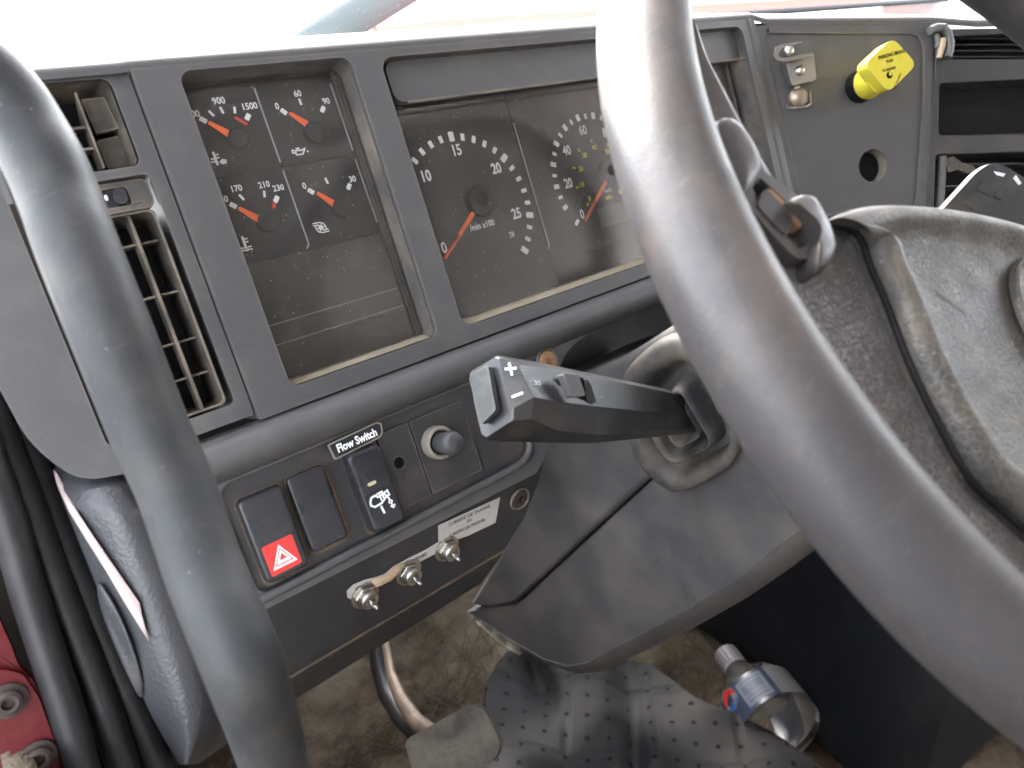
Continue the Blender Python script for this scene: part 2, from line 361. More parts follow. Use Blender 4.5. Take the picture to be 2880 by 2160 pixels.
# glass-like sheets: mostly clear, a little gloss, a little dust
def sheet(name, clear, dustamt, dcol, sc=40, rough=0.12):
    m = bpy.data.materials.new(name); m.use_nodes = True; nt = m.node_tree; N = nt.nodes; L = nt.links
    N.remove(N['Principled BSDF']); out = N['Material Output']
    tr = N.new('ShaderNodeBsdfTransparent'); gl = N.new('ShaderNodeBsdfGlossy'); gl.inputs['Roughness'].default_value = rough
    df = N.new('ShaderNodeBsdfDiffuse'); df.inputs['Color'].default_value = (*dcol, 1)
    fr = N.new('ShaderNodeFresnel'); fr.inputs['IOR'].default_value = 1.35
    m1 = N.new('ShaderNodeMixShader'); L.new(fr.outputs[0], m1.inputs[0]); L.new(tr.outputs[0], m1.inputs[1]); L.new(gl.outputs[0], m1.inputs[2])
    tc = N.new('ShaderNodeTexCoord'); n = N.new('ShaderNodeTexNoise'); n.inputs['Scale'].default_value = sc; n.inputs['Detail'].default_value = 8; n.inputs['Roughness'].default_value = 0.7
    L.new(tc.outputs['Object'], n.inputs['Vector'])
    mr = N.new('ShaderNodeMapRange'); mr.inputs['From Min'].default_value = 0.35; mr.inputs['From Max'].default_value = 0.8; mr.inputs['To Min'].default_value = dustamt*0.4; mr.inputs['To Max'].default_value = dustamt*1.8
    L.new(n.outputs['Fac'], mr.inputs['Value'])
    v = N.new('ShaderNodeTexVoronoi'); v.inputs['Scale'].default_value = 420; L.new(tc.outputs['Object'], v.inputs['Vector'])
    sp = N.new('ShaderNodeMapRange'); sp.inputs['From Min'].default_value = 0.2; sp.inputs['From Max'].default_value = 0.1; L.new(v.outputs['Distance'], sp.inputs['Value'])
    sc_ = N.new('ShaderNodeSeparateColor'); L.new(v.outputs['Color'], sc_.inputs[0]); s2 = N.new('ShaderNodeMapRange'); s2.inputs['From Min'].default_value = 0.72; s2.inputs['From Max'].default_value = 1.0; s2.inputs['To Max'].default_value = 0.9
    L.new(sc_.outputs[0], s2.inputs['Value']); mu = N.new('ShaderNodeMath'); mu.operation = 'MULTIPLY'; L.new(sp.outputs[0], mu.inputs[0]); L.new(s2.outputs[0], mu.inputs[1])
    ad = N.new('ShaderNodeMath'); ad.operation = 'ADD'; L.new(mu.outputs[0], ad.inputs[0]); L.new(mr.outputs[0], ad.inputs[1])
    m2 = N.new('ShaderNodeMixShader'); L.new(ad.outputs[0], m2.inputs[0]); L.new(m1.outputs[0], m2.inputs[1]); L.new(df.outputs[0], m2.inputs[2])
    L.new(m2.outputs[0], out.inputs['Surface']); return m
M['lens'] = sheet('gauge_lens', 1, 0.045, (0.42, 0.40, 0.36))
M['glass'] = sheet('windscreen_glass', 1, 0.02, (0.6, 0.6, 0.6), 5, 0.02)
M['pet'] = sheet('clear_bottle', 1, 0.14, (0.22, 0.21, 0.20), 12, 0.28)
# quilted mat material: lattice of dark perforations and stitched diamonds
def quilt():
    m = mat('quilted_mat', (0.029, 0.0285, 0.030), 0.68, 0.25, var=0.25, vscale=14, dust=0.4, dcol=(0.062, 0.056, 0.05), dscale=12); nt = m.node_tree; N = nt.nodes; L = nt.links
    b = N['Principled BSDF']; src = b.inputs['Base Color'].links[0].from_socket
    tc = N.new('ShaderNodeTexCoord'); mp = N.new('ShaderNodeMapping'); mp.inputs['Rotation'].default_value = (0, 0, math.radians(45)); mp.inputs['Scale'].default_value = (1/0.0235,)*3
    L.new(tc.outputs['Object'], mp.inputs['Vector']); sx = N.new('ShaderNodeSeparateXYZ'); L.new(mp.outputs[0], sx.inputs[0])
    def mth(op, a, bb=0.0):
        n = N.new('ShaderNodeMath'); n.operation = op
        for i, q in enumerate((a, bb)):
            if isinstance(q, (float, int)): n.inputs[i].default_value = q
            else: L.new(q, n.inputs[i])
        return n.outputs[0]
    fx = mth('SUBTRACT', mth('FRACT', sx.outputs[0]), 0.5); fy = mth('SUBTRACT', mth('FRACT', sx.outputs[1]), 0.5)
    d = mth('SQRT', mth('ADD', mth('MULTIPLY', fx, fx), mth('MULTIPLY', fy, fy)))
    hole = N.new('ShaderNodeMapRange'); hole.inputs['From Min'].default_value = 0.13; hole.inputs['From Max'].default_value = 0.07; L.new(d, hole.inputs['Value'])
    mx = N.new('ShaderNodeMix'); mx.data_type = 'RGBA'; L.new(hole.outputs[0], mx.inputs[0]); L.new(src, mx.inputs[6]); mx.inputs[7].default_value = (0.006, 0.006, 0.009, 1)
    L.new(mx.outputs[2], b.inputs['Base Color'])
    gx = mth('ABSOLUTE', mth('SUBTRACT', mth('FRACT', mth('ADD', mth('MULTIPLY', sx.outputs[0], 0.25), 0.125)), 0.5))
    gy = mth('ABSOLUTE', mth('SUBTRACT', mth('FRACT', mth('ADD', mth('MULTIPLY', sx.outputs[1], 0.25), 0.125)), 0.5))
    g = mth('MINIMUM', gx, gy); gr = N.new('ShaderNodeMapRange'); gr.interpolation_type = 'SMOOTHSTEP'; gr.inputs['From Max'].default_value = 0.09; L.new(g, gr.inputs['Value'])
    h = mth('SUBTRACT', gr.outputs[0], mth('MULTIPLY', hole.outputs[0], 0.6))
    bp = N.new('ShaderNodeBump'); bp.inputs['Strength'].default_value = 0.6; bp.inputs['Distance'].default_value = 0.004; L.new(h, bp.inputs['Height']); L.new(bp.outputs[0], b.inputs['Normal'])
    return m
M['quilt'] = quilt()

# ------------------------------------------------------------------ setting outside and the cab shell
def wbox(x0, y0, z0, x1, y1, z1):
    vs = [(x, y, z) for x in (x0, x1) for y in (y0, y1) for z in (z0, z1)]
    return vs, [(0, 1, 3, 2), (4, 6, 7, 5), (0, 4, 5, 1), (2, 3, 7, 6), (0, 2, 6, 4), (1, 5, 7, 3)]
g = MB(); g.add([(-60, -60, -1.9), (60, -60, -1.9), (60, 60, -1.9), (-60, 60, -1.9)], [(0, 1, 2, 3)])
build(g, 'ground', M['gravel'], kind='structure', world=True)
g = MB(); g.add([(-60, 2.6, -1.896), (60, 2.6, -1.896), (60, 60, -1.896), (-60, 60, -1.896)], [(0, 1, 2, 3)])
build(g, 'white_ground_ahead', M['pale_ground'], kind='structure', world=True)  # invented white ground, stands in for the overexposed view ahead
FLOOR = -0.66
g = MB(); g.add(*wbox(-0.36, -1.1, FLOOR-0.03, 1.75, 0.62, FLOOR)); build(g, 'floor', M['carpet'], kind='structure', world=True)
g = MB(); g.add(*wbox(-0.36, 0.50, FLOOR-0.02, 1.75, 0.53, -0.02)); build(g, 'firewall', M['darkwall'], kind='structure', world=True)
g = MB(); g.add(*wbox(-0.36, -1.15, 0.62, 1.75, 0.20, 0.66)); build(g, 'ceiling', M['cabin'], kind='structure', world=True)
g = MB(); g.add(*wbox(-0.36, -1.2, FLOOR-0.03, 1.75, -1.15, 0.66)); build(g, 'rear_wall', M['cabin'], kind='structure', world=True)
g = MB(); g.add(*wbox(1.75, -1.2, FLOOR-0.03, 1.79, 0.6, 0.10)); build(g, 'side_wall', M['cabin'], kind='structure', world=True)

g = MB(); g.add(*wbox(-0.42, -1.2, FLOOR-0.03, -0.38, -0.42, 0.66)); build(g, 'light_block_wall', M['cabin'], kind='structure', world=True)  # unseen cab side wall, added to block light from behind the camera
t = thing('light_block_door', 'unseen open driver door, added to block low light from the left', 'door', Winv((-0.45, 0.36, -0.7)))  # unseen door, added and angled to block low light from the left
g = MB(); dx, dy = math.sin(math.radians(40)), math.cos(math.radians(40)); dz0, dz1 = -0.75, 0.02
q = [Vector((-0.45, 0.36, 0)), Vector((-0.45-dx*0.95, 0.36-dy*0.95, 0)), Vector((-0.45-dx*0.95-0.03, 0.36-dy*0.95+0.06, 0)), Vector((-0.48, 0.42, 0))]
g.loft([[Winv(p+Vector((0, 0, z))) for p in q] for z in (dz0, dz1)]); build(g, 'door_shell', M['cabin'], t, bev=0.01)
g = MB(); g.tube([Winv(q[0]+Vector((0, 0, 0.0))), Winv(q[0]+Vector((-0.05, -0.05, 0.60))), Winv(q[1]+Vector((0.05, 0, 0.60))), Winv(q[1])], 0.02, 8); build(g, 'window_frame', M['seal'], t)

# windscreen with its gasket
wt = thing('windscreen', 'clear windscreen rising behind the dash top, black gasket along its foot', 'window', Winv((0.6, 0.42, 0.08)))
g = MB(); g.add([(-0.33, 0.43, 0.088), (1.7, 0.43, 0.088), (1.7, 0.22, 0.66), (-0.33, 0.22, 0.66)], [(0, 1, 2, 3)])
build(g, 'pane', M['glass'], wt, world=True)
g = MB(); g.tube([Winv((x, 0.43, 0.084)) for x in (0.52, 0.9, 1.3, 1.7)], 0.006, 8); build(g, 'gasket', M['gasket'], wt)
# hood beyond
def HX(y):
    d = ray(800, 64); return (CAM + d*((y - W(CAM).y)/W(d).y)).x
g = MB()
rows = []
for j, (y, z) in enumerate(((0.50, 0.080), (0.8, 0.089), (1.2, 0.0915), (1.7, 0.0915), (1.85, 0.07), (1.90, -0.3))):
    rows.append([Winv((x, y + 0.05*math.sin(i*0.6), z - (0.012 if i == 0 else 0.004 if i == 1 else 0.0))) for i, x in enumerate([HX(y)+0.2*k for k in range(11)])])
g.loft(rows, False, False, closed=False)
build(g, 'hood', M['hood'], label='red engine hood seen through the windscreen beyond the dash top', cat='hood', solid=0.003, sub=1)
g = MB(); g.tube([CAM+ray(x, y)*d for x, y, d in ((560, 170, 1.15), (680, 92, 1.18), (770, 36, 1.2), (850, -14, 1.22), (960, -80, 1.25), (1300, -300, 1.32))], 0.026, 10, ky=0.6)
build(g, 'mirror_arm', M['wiperpaint'], label='grey slanting mirror arm outside the windscreen at the left end of the hood', cat='mirror arm', bev=0)

# ------------------------------------------------------------------ dashboard
D = thing('dashboard', 'long black plastic dashboard with dusty edges behind the steering wheel', 'dashboard', (0.05, 0.1, 0.02))
P_ = FAS.P
# cluster surround
small = rrP(FAS, -0.1525, -0.0868, -0.0655, 0.0645, 0.006)
big = rrP(FAS, -0.0488, -0.0850, 0.2775, 0.0650, 0.008)
o_ = rrP(FAS, -0.1716, -0.0896, 0.2965, 0.0738, 0.001)
g = MB(); g.plate(FAS, o_, 0.024, holes=[small, big]); build(g, 'cluster_surround', M['plastic'], D, bev=0.003, seg=3)
# sloping dusty walls inside the recesses (the openings widen towards the faces)
def recess(F, hole_loop, dep, grow, name, m, mid=0.3):
    cx = sum(p[0] for p in hole_loop)/len(hole_loop); cy = sum(p[1] for p in hole_loop)/len(hole_loop)
    rings = []
    for t, gr in ((0, -0.0004), (mid, -0.0005), (1, grow-0.0004)):
        rings.append([F.p(a + (gr if a > cx else -gr), b + (gr*0.3 if b > cy else -gr*0.3), 0.0028+(dep-0.0008)*t) for a, b in hole_loop])
    g = MB(); g.loft(rings, False, False); return build(g, name, m, D)
recess(FAS, rr(*P_(-0.1525, -0.0868), *P_(-0.0655, 0.0645), 0.006), 0.0205, -0.0012, 'recess_wall', M['plastic_dusty'])
recess(FAS, rr(*P_(-0.0488, -0.0850), *P_(0.2775, 0.0650), 0.008), 0.0205, -0.0012, 'recess_wall', M['plastic_dusty'])
# dust ledges at the bottom of the recesses
g = MB(); a = P_(-0.150, 0.0645); b = P_(-0.0675, 0.0645); g.add([FAS.p(a[0], a[1]-0.0005, 0.004), FAS.p(b[0], b[1]-0.0005, 0.004), FAS.p(b[0], b[1]-0.0035, 0.019), FAS.p(a[0], a[1]-0.0035, 0.019)], [(0, 1, 2, 3)])
a = P_(-0.045, 0.0650); b = P_(0.274, 0.0650); g.add([FAS.p(a[0], a[1]-0.0005, 0.002), FAS.p(b[0], b[1]-0.0005, 0.002), FAS.p(b[0], b[1]-0.0045, 0.019), FAS.p(a[0], a[1]-0.0045, 0.019)], [(0, 1, 2, 3)])
M['dustledge'] = mat('dust_layer', (0.30, 0.265, 0.20), 0.9, 0.1, var=0.3, vscale=60, dust=0.4, dcol=(0.12, 0.10, 0.08), dscale=50)
build(g, 'dust_ledge', M['dustledge'], D)
# backing behind the gauges
g = MB(); g.plate(G0, rr(-0.156, -0.10, -0.045, 0.075, 0.004), 0.004, 0.0032); build(g, 'backing_plate', M['plastic_dark'], D)
g = MB(); g.plate(G0, rr(-0.052, -0.10, 0.30, 0.078, 0.004), 0.004, 0.0032); build(g, 'backing_plate', M['plastic_dark'], D)
# blank lower module with two shallow ledges
g = MB(); g.plate(G0, rr(-0.1515, 0.0005, -0.0590, 0.066, 0.002), 0.0030, 0.0)
for v in (0.0345, 0.0445): g.plate(G0, rr(-0.149, v, -0.063, v+0.0012, 0.0004, 2), 0.001, -0.0008)
build(g, 'blank_module', M['face_green'], D, bev=0.0003)
g = MB(); g.plate(G0, rr(-0.0645, -0.092, -0.0615, 0.066, 0.001), 0.0030, -0.003); build(g, 'divider_rib', M['plastic_dusty'], D, bev=0.0006)
g = MB()
for v in (0.0325, 0.0430): g.plate(G0, rr(-0.1495, v, -0.066, v+0.0006, 0.0002, 2), 0.0005, -0.0016)
for u in (-0.0630, -0.0605): g.plate(G0, rr(u, 0.002, u+0.0006, 0.064, 0.0002, 2), 0.0005, -0.0016)
build(g, 'dusty_ledge', M['collar'], D)
g = MB(); g.plate(G0, rr(-0.146, 0.0465, -0.070, 0.0600, 0.001), 0.0006, -0.0012); build(g, 'lower_tray', mat('tray_brown', (0.030, 0.022, 0.018), 0.4, dust=0.3, dcol=(0.14, 0.11, 0.08), dscale=60), D, bev=0.0003)
g = MB(); g.plate(FAS, [P_(0.283, -0.0900), P_(0.335, -0.0880), P_(0.335, -0.03), P_(0.283, -0.03)], 0.01, 0.008); build(g, 'corner_filler', M['plastic_dark'], D)
# blank warning-light strip above the tachometer
g = MB(); F = FA(-0.0125)
o2 = rr(*F.P(-0.0472, -0.0825), *F.P(0.275, -0.0610), 0.006); g.plate(F, o2, 0.006); build(g, 'warning_strip', M['plastic'], D, bev=0.0012, label='blank strip above the tachometer')
g = MB(); F2 = FA(-0.0165); g.tube([F2.p(*F2.P(-0.040, -0.0605)), F2.p(*F2.P(0.275, -0.0605))], 0.0008, 8); build(g, 'strip_lip', M['plastic_dusty'], D)
# lenses
g = MB(); g.plate(FA(-0.0055), rr(-0.150, -0.094, -0.0605, 0.066, 0.004), 0.0008); build(g, 'gauge_lens', M['lens'], D, smooth=0)
g = MB(); g.plate(FA(-0.0055), rr(-0.047, -0.068, 0.285, 0.068, 0.004), 0.0008); build(g, 'gauge_lens', M['lens'], D, smooth=0)
# vent surround, left end
FV = FA(-0.0165)
up_v = rrP(FV, -0.226, -0.0865, -0.1812, -0.0490, 0.004); lo_v = rrP(FV, -0.226, -0.0310, -0.1822, 0.0620, 0.003); sl_v = rrP(FV, -0.226, -0.0450, -0.1800, -0.0312, 0.003)
sl_b = rr(*FV.P(-0.226, -0.0450), *FV.P(-0.1795, 0.0625), 0.003)
g = MB(); g.plate(FV, rrP(FV, -0.2300, -0.0892, -0.1732, 0.0705, 0.001), 0.03, holes=[up_v, sl_b]); build(g, 'vent_surround', M['plastic'], D, bev=0.0022, seg=3)
# end cap beyond the dark gap
g = MB(); FE = FA(-0.020)
oc = rpoly([FE.P(-0.2340, -0.13), FE.P(-0.2340, 0.0605), FE.P(-0.2312, 0.0630), FE.P(-0.2312, 0.0755), FE.P(-0.2480, 0.0720), FE.P(-0.2590, 0.052), FE.P(-0.2645, -0.02), FE.P(-0.266, -0.13)], [0.001, 0.001, 0.001, 0.001, 0.014, 0.02, 0.02, 0.001], 6)
g.plate(FE, oc, 0.05); build(g, 'end_cap', M['plastic'], D, bev=0.007, seg=5, bang=45)
# padded roll below the cluster
prof = [(0.0748, 0.004), (0.0752, -0.001), (0.0772, -0.0055), (0.081, -0.0088), (0.0858, -0.0095), (0.0900, -0.0070), (0.0932, -0.0030), (0.0950, 0.0005), (0.0956, 0.006)]
g = MB(); g.loft([[FAS.p(P_(u, v)[0], P_(u, v)[1], h) for v, h in prof] for u in [-0.2312+0.0355*i for i in range(15)]], False, False, closed=False)
build(g, 'padded_roll', M['plastic'], D, smooth=60)
# lower fascia round the switches
curve = [(0.30, 0.0900), (0.16, 0.0920), (0.1121, 0.0934), (0.070, 0.0930), (0.040, 0.0955), (0.0250, 0.0985), (0.0160, 0.1030), (0.0080, 0.1095), (0.0000, 0.1180), (-0.0050, 0.1265), (-0.0085, 0.138), (-0.0140, 0.1500), (-0.024, 0.1585)]
o3 = [P_(-0.2312, 0.0765), P_(0.30, 0.0765)] + [P_(*q) for q in curve] + [P_(-0.030, 0.1625), P_(-0.2312, 0.1585)]
swh = rrP(FAS, -0.1998, 0.0962, -0.0290, 0.1520, 0.0075)
g = MB(); g.plate(FAS, o3, 0.030, 0.0006, holes=[swh]); build(g, 'lower_fascia', M['plastic'], D, bev=0.003, seg=3, bang=50)
# bright rounded ridge along the switch panel
path = [(-0.2000, 0.1535), (-0.14, 0.1533), (-0.08, 0.1530), (-0.045, 0.1526), (-0.036, 0.1510), (-0.0305, 0.1470), (-0.0283, 0.1400), (-0.0280, 0.122), (-0.0280, 0.104), (-0.0285, 0.0965)]
g = MB(); g.tube([FAS.p(*P_(*q), 0.0005) for q in catmull([Vector(q) for q in path], 4)], 0.0024, 10); build(g, 'edge_ridge', M['plastic'], D, smooth=60)
# recessed plate that carries the switches
FS_ = FA(-0.0165)
g = MB(); hb = rrP(FS_, -0.1195, 0.1075, -0.0925, 0.1430, 0.002)
g.plate(FS_, rrP(FS_, -0.203, 0.0930, -0.0255, 0.1550, 0.004), 0.004); build(g, 'switch_plate', M['switchplate'], D)
# knee panel that leans away below the switches
kp = FAS.p(*P_(-0.1, 0.1545)); ang = math.radians(24)
FK = Fr(kp, (1, 0, 0), (0, math.cos(ang), math.sin(ang)))
ko = [FK.P(-0.2312, 0.1530), FK.P(-0.035, 0.1560), FK.P(-0.0225, 0.1585), FK.P(-0.0300, 0.1680), FK.P(-0.0480, 0.1840), FK.P(-0.0665, 0.1945), FK.P(-0.2312, 0.1945)]
g = MB(); g.plate(FK, ko, 0.004, 0.0003); build(g, 'knee_panel', M['plastic_dark'], D, bev=0.0015, bang=50)  # darker plastic here and on the lip carries the shade of down-facing panels
ang2 = math.radians(40); k2 = FK.p(*FK.P(-0.1, 0.1950)); FK2 = Fr(k2, (1, 0, 0), (0, math.cos(ang2), math.sin(ang2)))
g = MB(); g.plate(FK2, [FK2.P(-0.2312, 0.1953), FK2.P(-0.0672, 0.1953), FK2.P(-0.088, 0.2045), FK2.P(-0.2312, 0.2060)], 0.004); build(g, 'knee_panel_lip', M['plastic_dark'], D, bev=0.0008)
g = MB(); g.plate(FK2, [FK2.P(-0.2312, 0.1946), FK2.P(-0.0668, 0.1946), FK2.P(-0.0672, 0.1950), FK2.P(-0.2312, 0.1950)], 0.002, -0.0004); build(g, 'dusty_seam', M['dusty_gap'], D)
# dark well around the steering column
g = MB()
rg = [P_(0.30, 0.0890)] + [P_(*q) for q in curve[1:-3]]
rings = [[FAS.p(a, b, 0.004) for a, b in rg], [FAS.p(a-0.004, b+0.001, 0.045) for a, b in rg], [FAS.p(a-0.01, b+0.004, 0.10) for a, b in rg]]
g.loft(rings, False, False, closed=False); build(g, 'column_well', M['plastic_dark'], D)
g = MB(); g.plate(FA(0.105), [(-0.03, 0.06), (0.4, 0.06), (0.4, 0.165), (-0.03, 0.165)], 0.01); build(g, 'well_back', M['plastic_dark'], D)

# ---- right facet, turned towards the driver
af = math.radians(26)
FR = Fr(FAS.p(P_(0.2962, 0)[0], 0), (math.cos(af), 0, -math.sin(af)), (0, 1, 0))
fac = [FR.px(x, y) for x, y in ((1592, 57), (1660, 52), (2020, 50), (2014, 300), (1990, 720), (1755, 720), (1686, 300))]
cpo = rpoly([FR.px(x, y) for x, y in ((1650, 73), (1996, 74), (1996, 200), (1979, 452), (1742, 460), (1735, 430))], [0.006, 0.016, 0.0, 0.012, 0.01, 0])
g = MB(); g.plate(FR, fac, 0.03, holes=[cpo]); build(g, 'side_facet', M['plastic'], D, bev=0.003, bang=50)
hc = FR.px(1886, 358, 0.002); hr = 0.0140
g = MB(); g.plate(FR, [( a, b) for a, b in [(p[0]-0*(0), p[1]) for p in cpo]], 0.010, 0.0020, holes=[circ(hc[0], hc[1], hr, 36)]); build(g, 'control_panel', M['plastic'], D, smooth=0)
g = MB(); rg = [[FR.p(hc[0]+r*math.cos(t*math.pi/20), hc[1]+r*math.sin(t*math.pi/20), h) for t in range(40)] for r, h in ((hr-0.0002, 0.0025), (hr-0.0002, 0.013))]; g.loft(rg, False, False)
build(g, 'lit_hole_wall', M['collar'], D)  # paler ring puts the lit inner wall of the hole into colour
g = MB(); g.plate(FR, circ(hc[0], hc[1], hr+0.004), 0.002, 0.014); build(g, 'hole_back', M['black'], D)
g = MB(); q = FR.px(1703, 231, 0.002); g.text(FR, '1', 0.006, q[0]-0.001, q[1], 0.0019, 0); build(g, 'printed_mark', M['dimwhite'], D)
q = FR.px(1797, 238, 0.002)
# pod shoulder between the cluster opening and the facet
g = MB(); g.tube([FAS.p(*P_(0.2880, v), 0.001) for v in (-0.09, -0.02, 0.05, 0.072)], 0.0030, 10, ky=0.7); build(g, 'pod_edge_rib', M['plastic'], D, smooth=60)
# centre stack
st = [FR.px(x, y, -0.001) for x, y in ((2026, 62), (2460, 55), (2460, 620), (1990, 620), (2008, 330))]
vh = [FR.px(x, y, -0.001) for x, y in ((2052, 79), (2420, 60), (2420, 126), (2056, 127))]
slot = rpoly([FR.px(x, y, -0.001) for x, y in ((2030, 180), (2420, 163), (2420, 284), (2028, 292))], 0.004)
lov = rpoly([FR.px(x, y, -0.001) for x, y in ((2022, 334), (2420, 322), (2420, 560), (2014, 560))], 0.004)
g = MB(); g.plate(FR, st, 0.030, -0.001, holes=[vh, slot, lov]); build(g, 'centre_stack', M['plastic_dark'], D, bev=0.002, bang=50)
g = MB(); g.plate(FR, [FR.px(x, y, 0.03) for x, y in ((2000, 60), (2500, 40), (2500, 640), (1985, 640))], 0.004, 0.045); build(g, 'stack_back', M['black'], D)
# radio slot floor
g = MB(); g.plate(FR, [FR.px(x, y, 0.02) for x, y in ((2025, 176), (2440, 160), (2440, 296), (2024, 296))], 0.004, 0.024); build(g, 'radio_slot_shade', M['black'], D)  # black sheet puts the deep shade of the slot into colour

e0 = W(FR.p(*FR.px(2450, 60))); e1 = W(FR.p(*FR.px(2450, 620)))
g = MB(); g.loft([[Winv(e0), Winv(e1), Winv(e1+Vector((0, 0.3, 0))), Winv(e0+Vector((0, 0.3, 0)))], [Winv(Vector((1.72, e0.y+0.05, e0.z))), Winv(Vector((1.72, e1.y+0.05, e1.z))), Winv(Vector((1.72, e1.y+0.4, e1.z))), Winv(Vector((1.72, e0.y+0.4, e0.z)))]]); build(g, 'passenger_fascia', M['plastic_dark'], D, bev=0.006)
# top cover of the dash
front = [(FAS, -0.266, -0.0890), (FAS, -0.235, -0.0888), (FAS, -0.177, -0.0890), (FAS, -0.170, -0.0894), (FAS, -0.05, -0.0894), (FAS, 0.10, -0.0894), (FAS, 0.22, -0.0894), (FAS, 0.2955, -0.0894)]
row0 = [F.p(*F.P(u, v)) for F, u, v in front] + [FR.p(*FR.px(x, y)) for x, y in ((1660, 52), (1800, 51), (1930, 50), (2022, 49), (2110, 56), (2460, 46))]
rows = []
for k, (yy, zz) in enumerate(((0.0002, -0.0010), (0.0003, 0.0012), (0.0011, 0.0026), (0.0028, 0.0040), (0.0052, 0.0049), (0.009, 0.0053), (0.03, 0.0050))):
    rows.append([Winv(W(p) + Vector((0, yy, zz))) for p in row0])
zb = 0.0925
for t in (0.35, 0.7, 1.0):
    rr_ = []
    for p in row0:
        q = W(p) + Vector((0, 0.03, 0.0050)); e = Vector((q.x*1.05, 0.42, zb)); rr_.append(Winv(q.lerp(e, t)))
    rows.append(rr_)
rows.append([Winv(W(p)+Vector((0, 0.01, -0.12))) for p in rows[-1]])
g = MB(); g.loft(rows[:6], False, False, closed=False); build(g, 'dash_brow', M['plastic'], D, smooth=60)
g = MB(); g.loft(rows[5:], False, False, closed=False); build(g, 'top_cover', M['toppad'], D, smooth=60)
# screws on the dash
def screw(F, a, b, r, name, m, label, h=0.0):
    g = MB(); g.lathe(F, [(r, h), (r*1.02, h-0.0008), (r*0.9, h-0.0016), (r*0.35, h-0.0018), (r*0.3, h-0.0006), (0.0001, h-0.0004)], 26, a, b)
    g.plate(F, [(a-r*0.5, b-0.0004), (a+r*0.5, b-0.0004), (a+r*0.5, b+0.0004), (a-r*0.5, b+0.0004)], 0.0003, h-0.0020)
    return build(g, name, m, D, label=label, smooth=40)
q = P_(0.0005, 0.1005); screw(FAS, q[0], q[1]+0.001, 0.0068, 'screw', M['rust'], 'rusty orange screw', -0.001)
g = MB(); g.lathe(FAS, [(0.0078, 0.001), (0.0090, -0.0012), (0.0080, -0.0022), (0.0070, -0.0012), (0.0069, 0.0008)], 30, q[0], q[1]+0.001); build(g, 'screw_collar', M['plastic'], D)
q = FK.P(-0.0478, 0.1705); screw(FK, q[0], q[1], 0.0062, 'screw', M['screwdark'], 'dark recessed screw', 0.0)
g = MB(); g.lathe(FK, [(0.0066, 0.001), (0.0078, -0.0010), (0.0072, -0.0020), (0.0064, -0.0012), (0.0063, 0.0008)], 30, q[0], q[1]); build(g, 'screw_collar', M['plastic_dusty'], D)

# ------------------------------------------------------------------ gauges
def tickq(cx, cy, r0, r1, a, wd):
    d = Vector((math.cos(a), math.sin(a))); n_ = Vector((-d.y, d.x))*wd/2; c = Vector((cx, cy))
    p = [c+d*r0-n_, c+d*r1-n_, c+d*r1+n_, c+d*r0+n_]
    return rpoly([tuple(x) for x in p], wd*0.18, 2)
def face(rect, th=0.0026):
    g = MB(); g.plate(G0, rr(*rect, 0.0015), th, 0.0); return g
HP = -0.0003
def gauge_small(name, label, rect, hub, need, div, prints, reds, icon):
    t = thing(name, label, 'gauge', (hub[0], hub[1], 0.001), 'small round-hub gauges in the left window')
    build(face(rect), 'face', M['face'], t, bev=0.0003)
    g = MB()
    for p in prints:
        if p[0] == 't': g.plate(G0, tickq(p[1], p[2], -p[4]/2, p[4]/2, p[3], p[5]), 0.0003, HP)
        else: g.text(G0, p[1], p[4]*1.06, p[2], p[3], HP, 0, 0.92, 0.018)
    build(g, 'scale_marking', M['white'], t, smooth=0)
    if reds:
        g = MB()
        for a, b, wd in reds: g.line(G0, [a, b], wd, HP-0.0001)
        build(g, 'red_zone', M['redprint'], t, smooth=0)
    if icon:
        g = MB(); icon(g); build(g, 'symbol', M['white'], t, smooth=0)
    a, b = Vector(need[0]), Vector(need[1]); d = (b-a).normalized(); n_ = Vector((-d.y, d.x))
    w0, w1 = 0.0009, 0.0019
    g = MB(); g.plate(G0, rpoly([tuple(a-n_*w0), tuple(b-n_*w1), tuple(b+n_*w1), tuple(a+n_*w0)], 0.0005, 2), 0.0008, -0.0030); build(g, 'needle', M['needle'], t, bev=0.0002)
    g = MB(); g.lathe(G0, [(0.0054, 0.0), (0.0053, -0.0036), (0.0046, -0.0042), (0.0001, -0.0043)], 28, hub[0], hub[1]); build(g, 'hub_cap', M['face'], t)
    g = MB()
    for (p, q) in div: g.line(G0, [p, q], 0.0009, HP-0.0003)
    if div: build(g, 'divider_line', M['dimwhite'], t, smooth=0)
    return t
mm = lambda *a: tuple(x/1000 for x in a)
def ic_temp(cx, cy, kind):
    def f(g):
        L = lambda pts, wd=0.0007: g.line(G0, [(cx+x/1000, cy+y/1000) for x, y in pts], wd, HP)
        L([(0, -4), (0, 2)], 0.0013); L([(0.4, -2.8), (2, -2.8)]); L([(0.4, -1.2), (2, -1.2)])
        if kind == 'water':
            L([(-2.8, 1.4), (-1.2, 1.4)]); L([(1.2, 1.4), (2.8, 1.4)]); L([(-2.8, 3), (-1.5, 2.6), (0, 3), (1.5, 2.6), (2.8, 3)])
        else:
            L([(-2.4, 0.4), (-0.8, 0.4)]); L([(-2.0, -1.0), (-0.8, -1.0)]); L([(1.6, 1), (3.2, 0), (4.8, 0.6), (4.4, 1.8), (2.6, 2), (1.6, 1)]); L([(2.2, 1.1), (4.4, 1.1)], 0.0012)
    return f
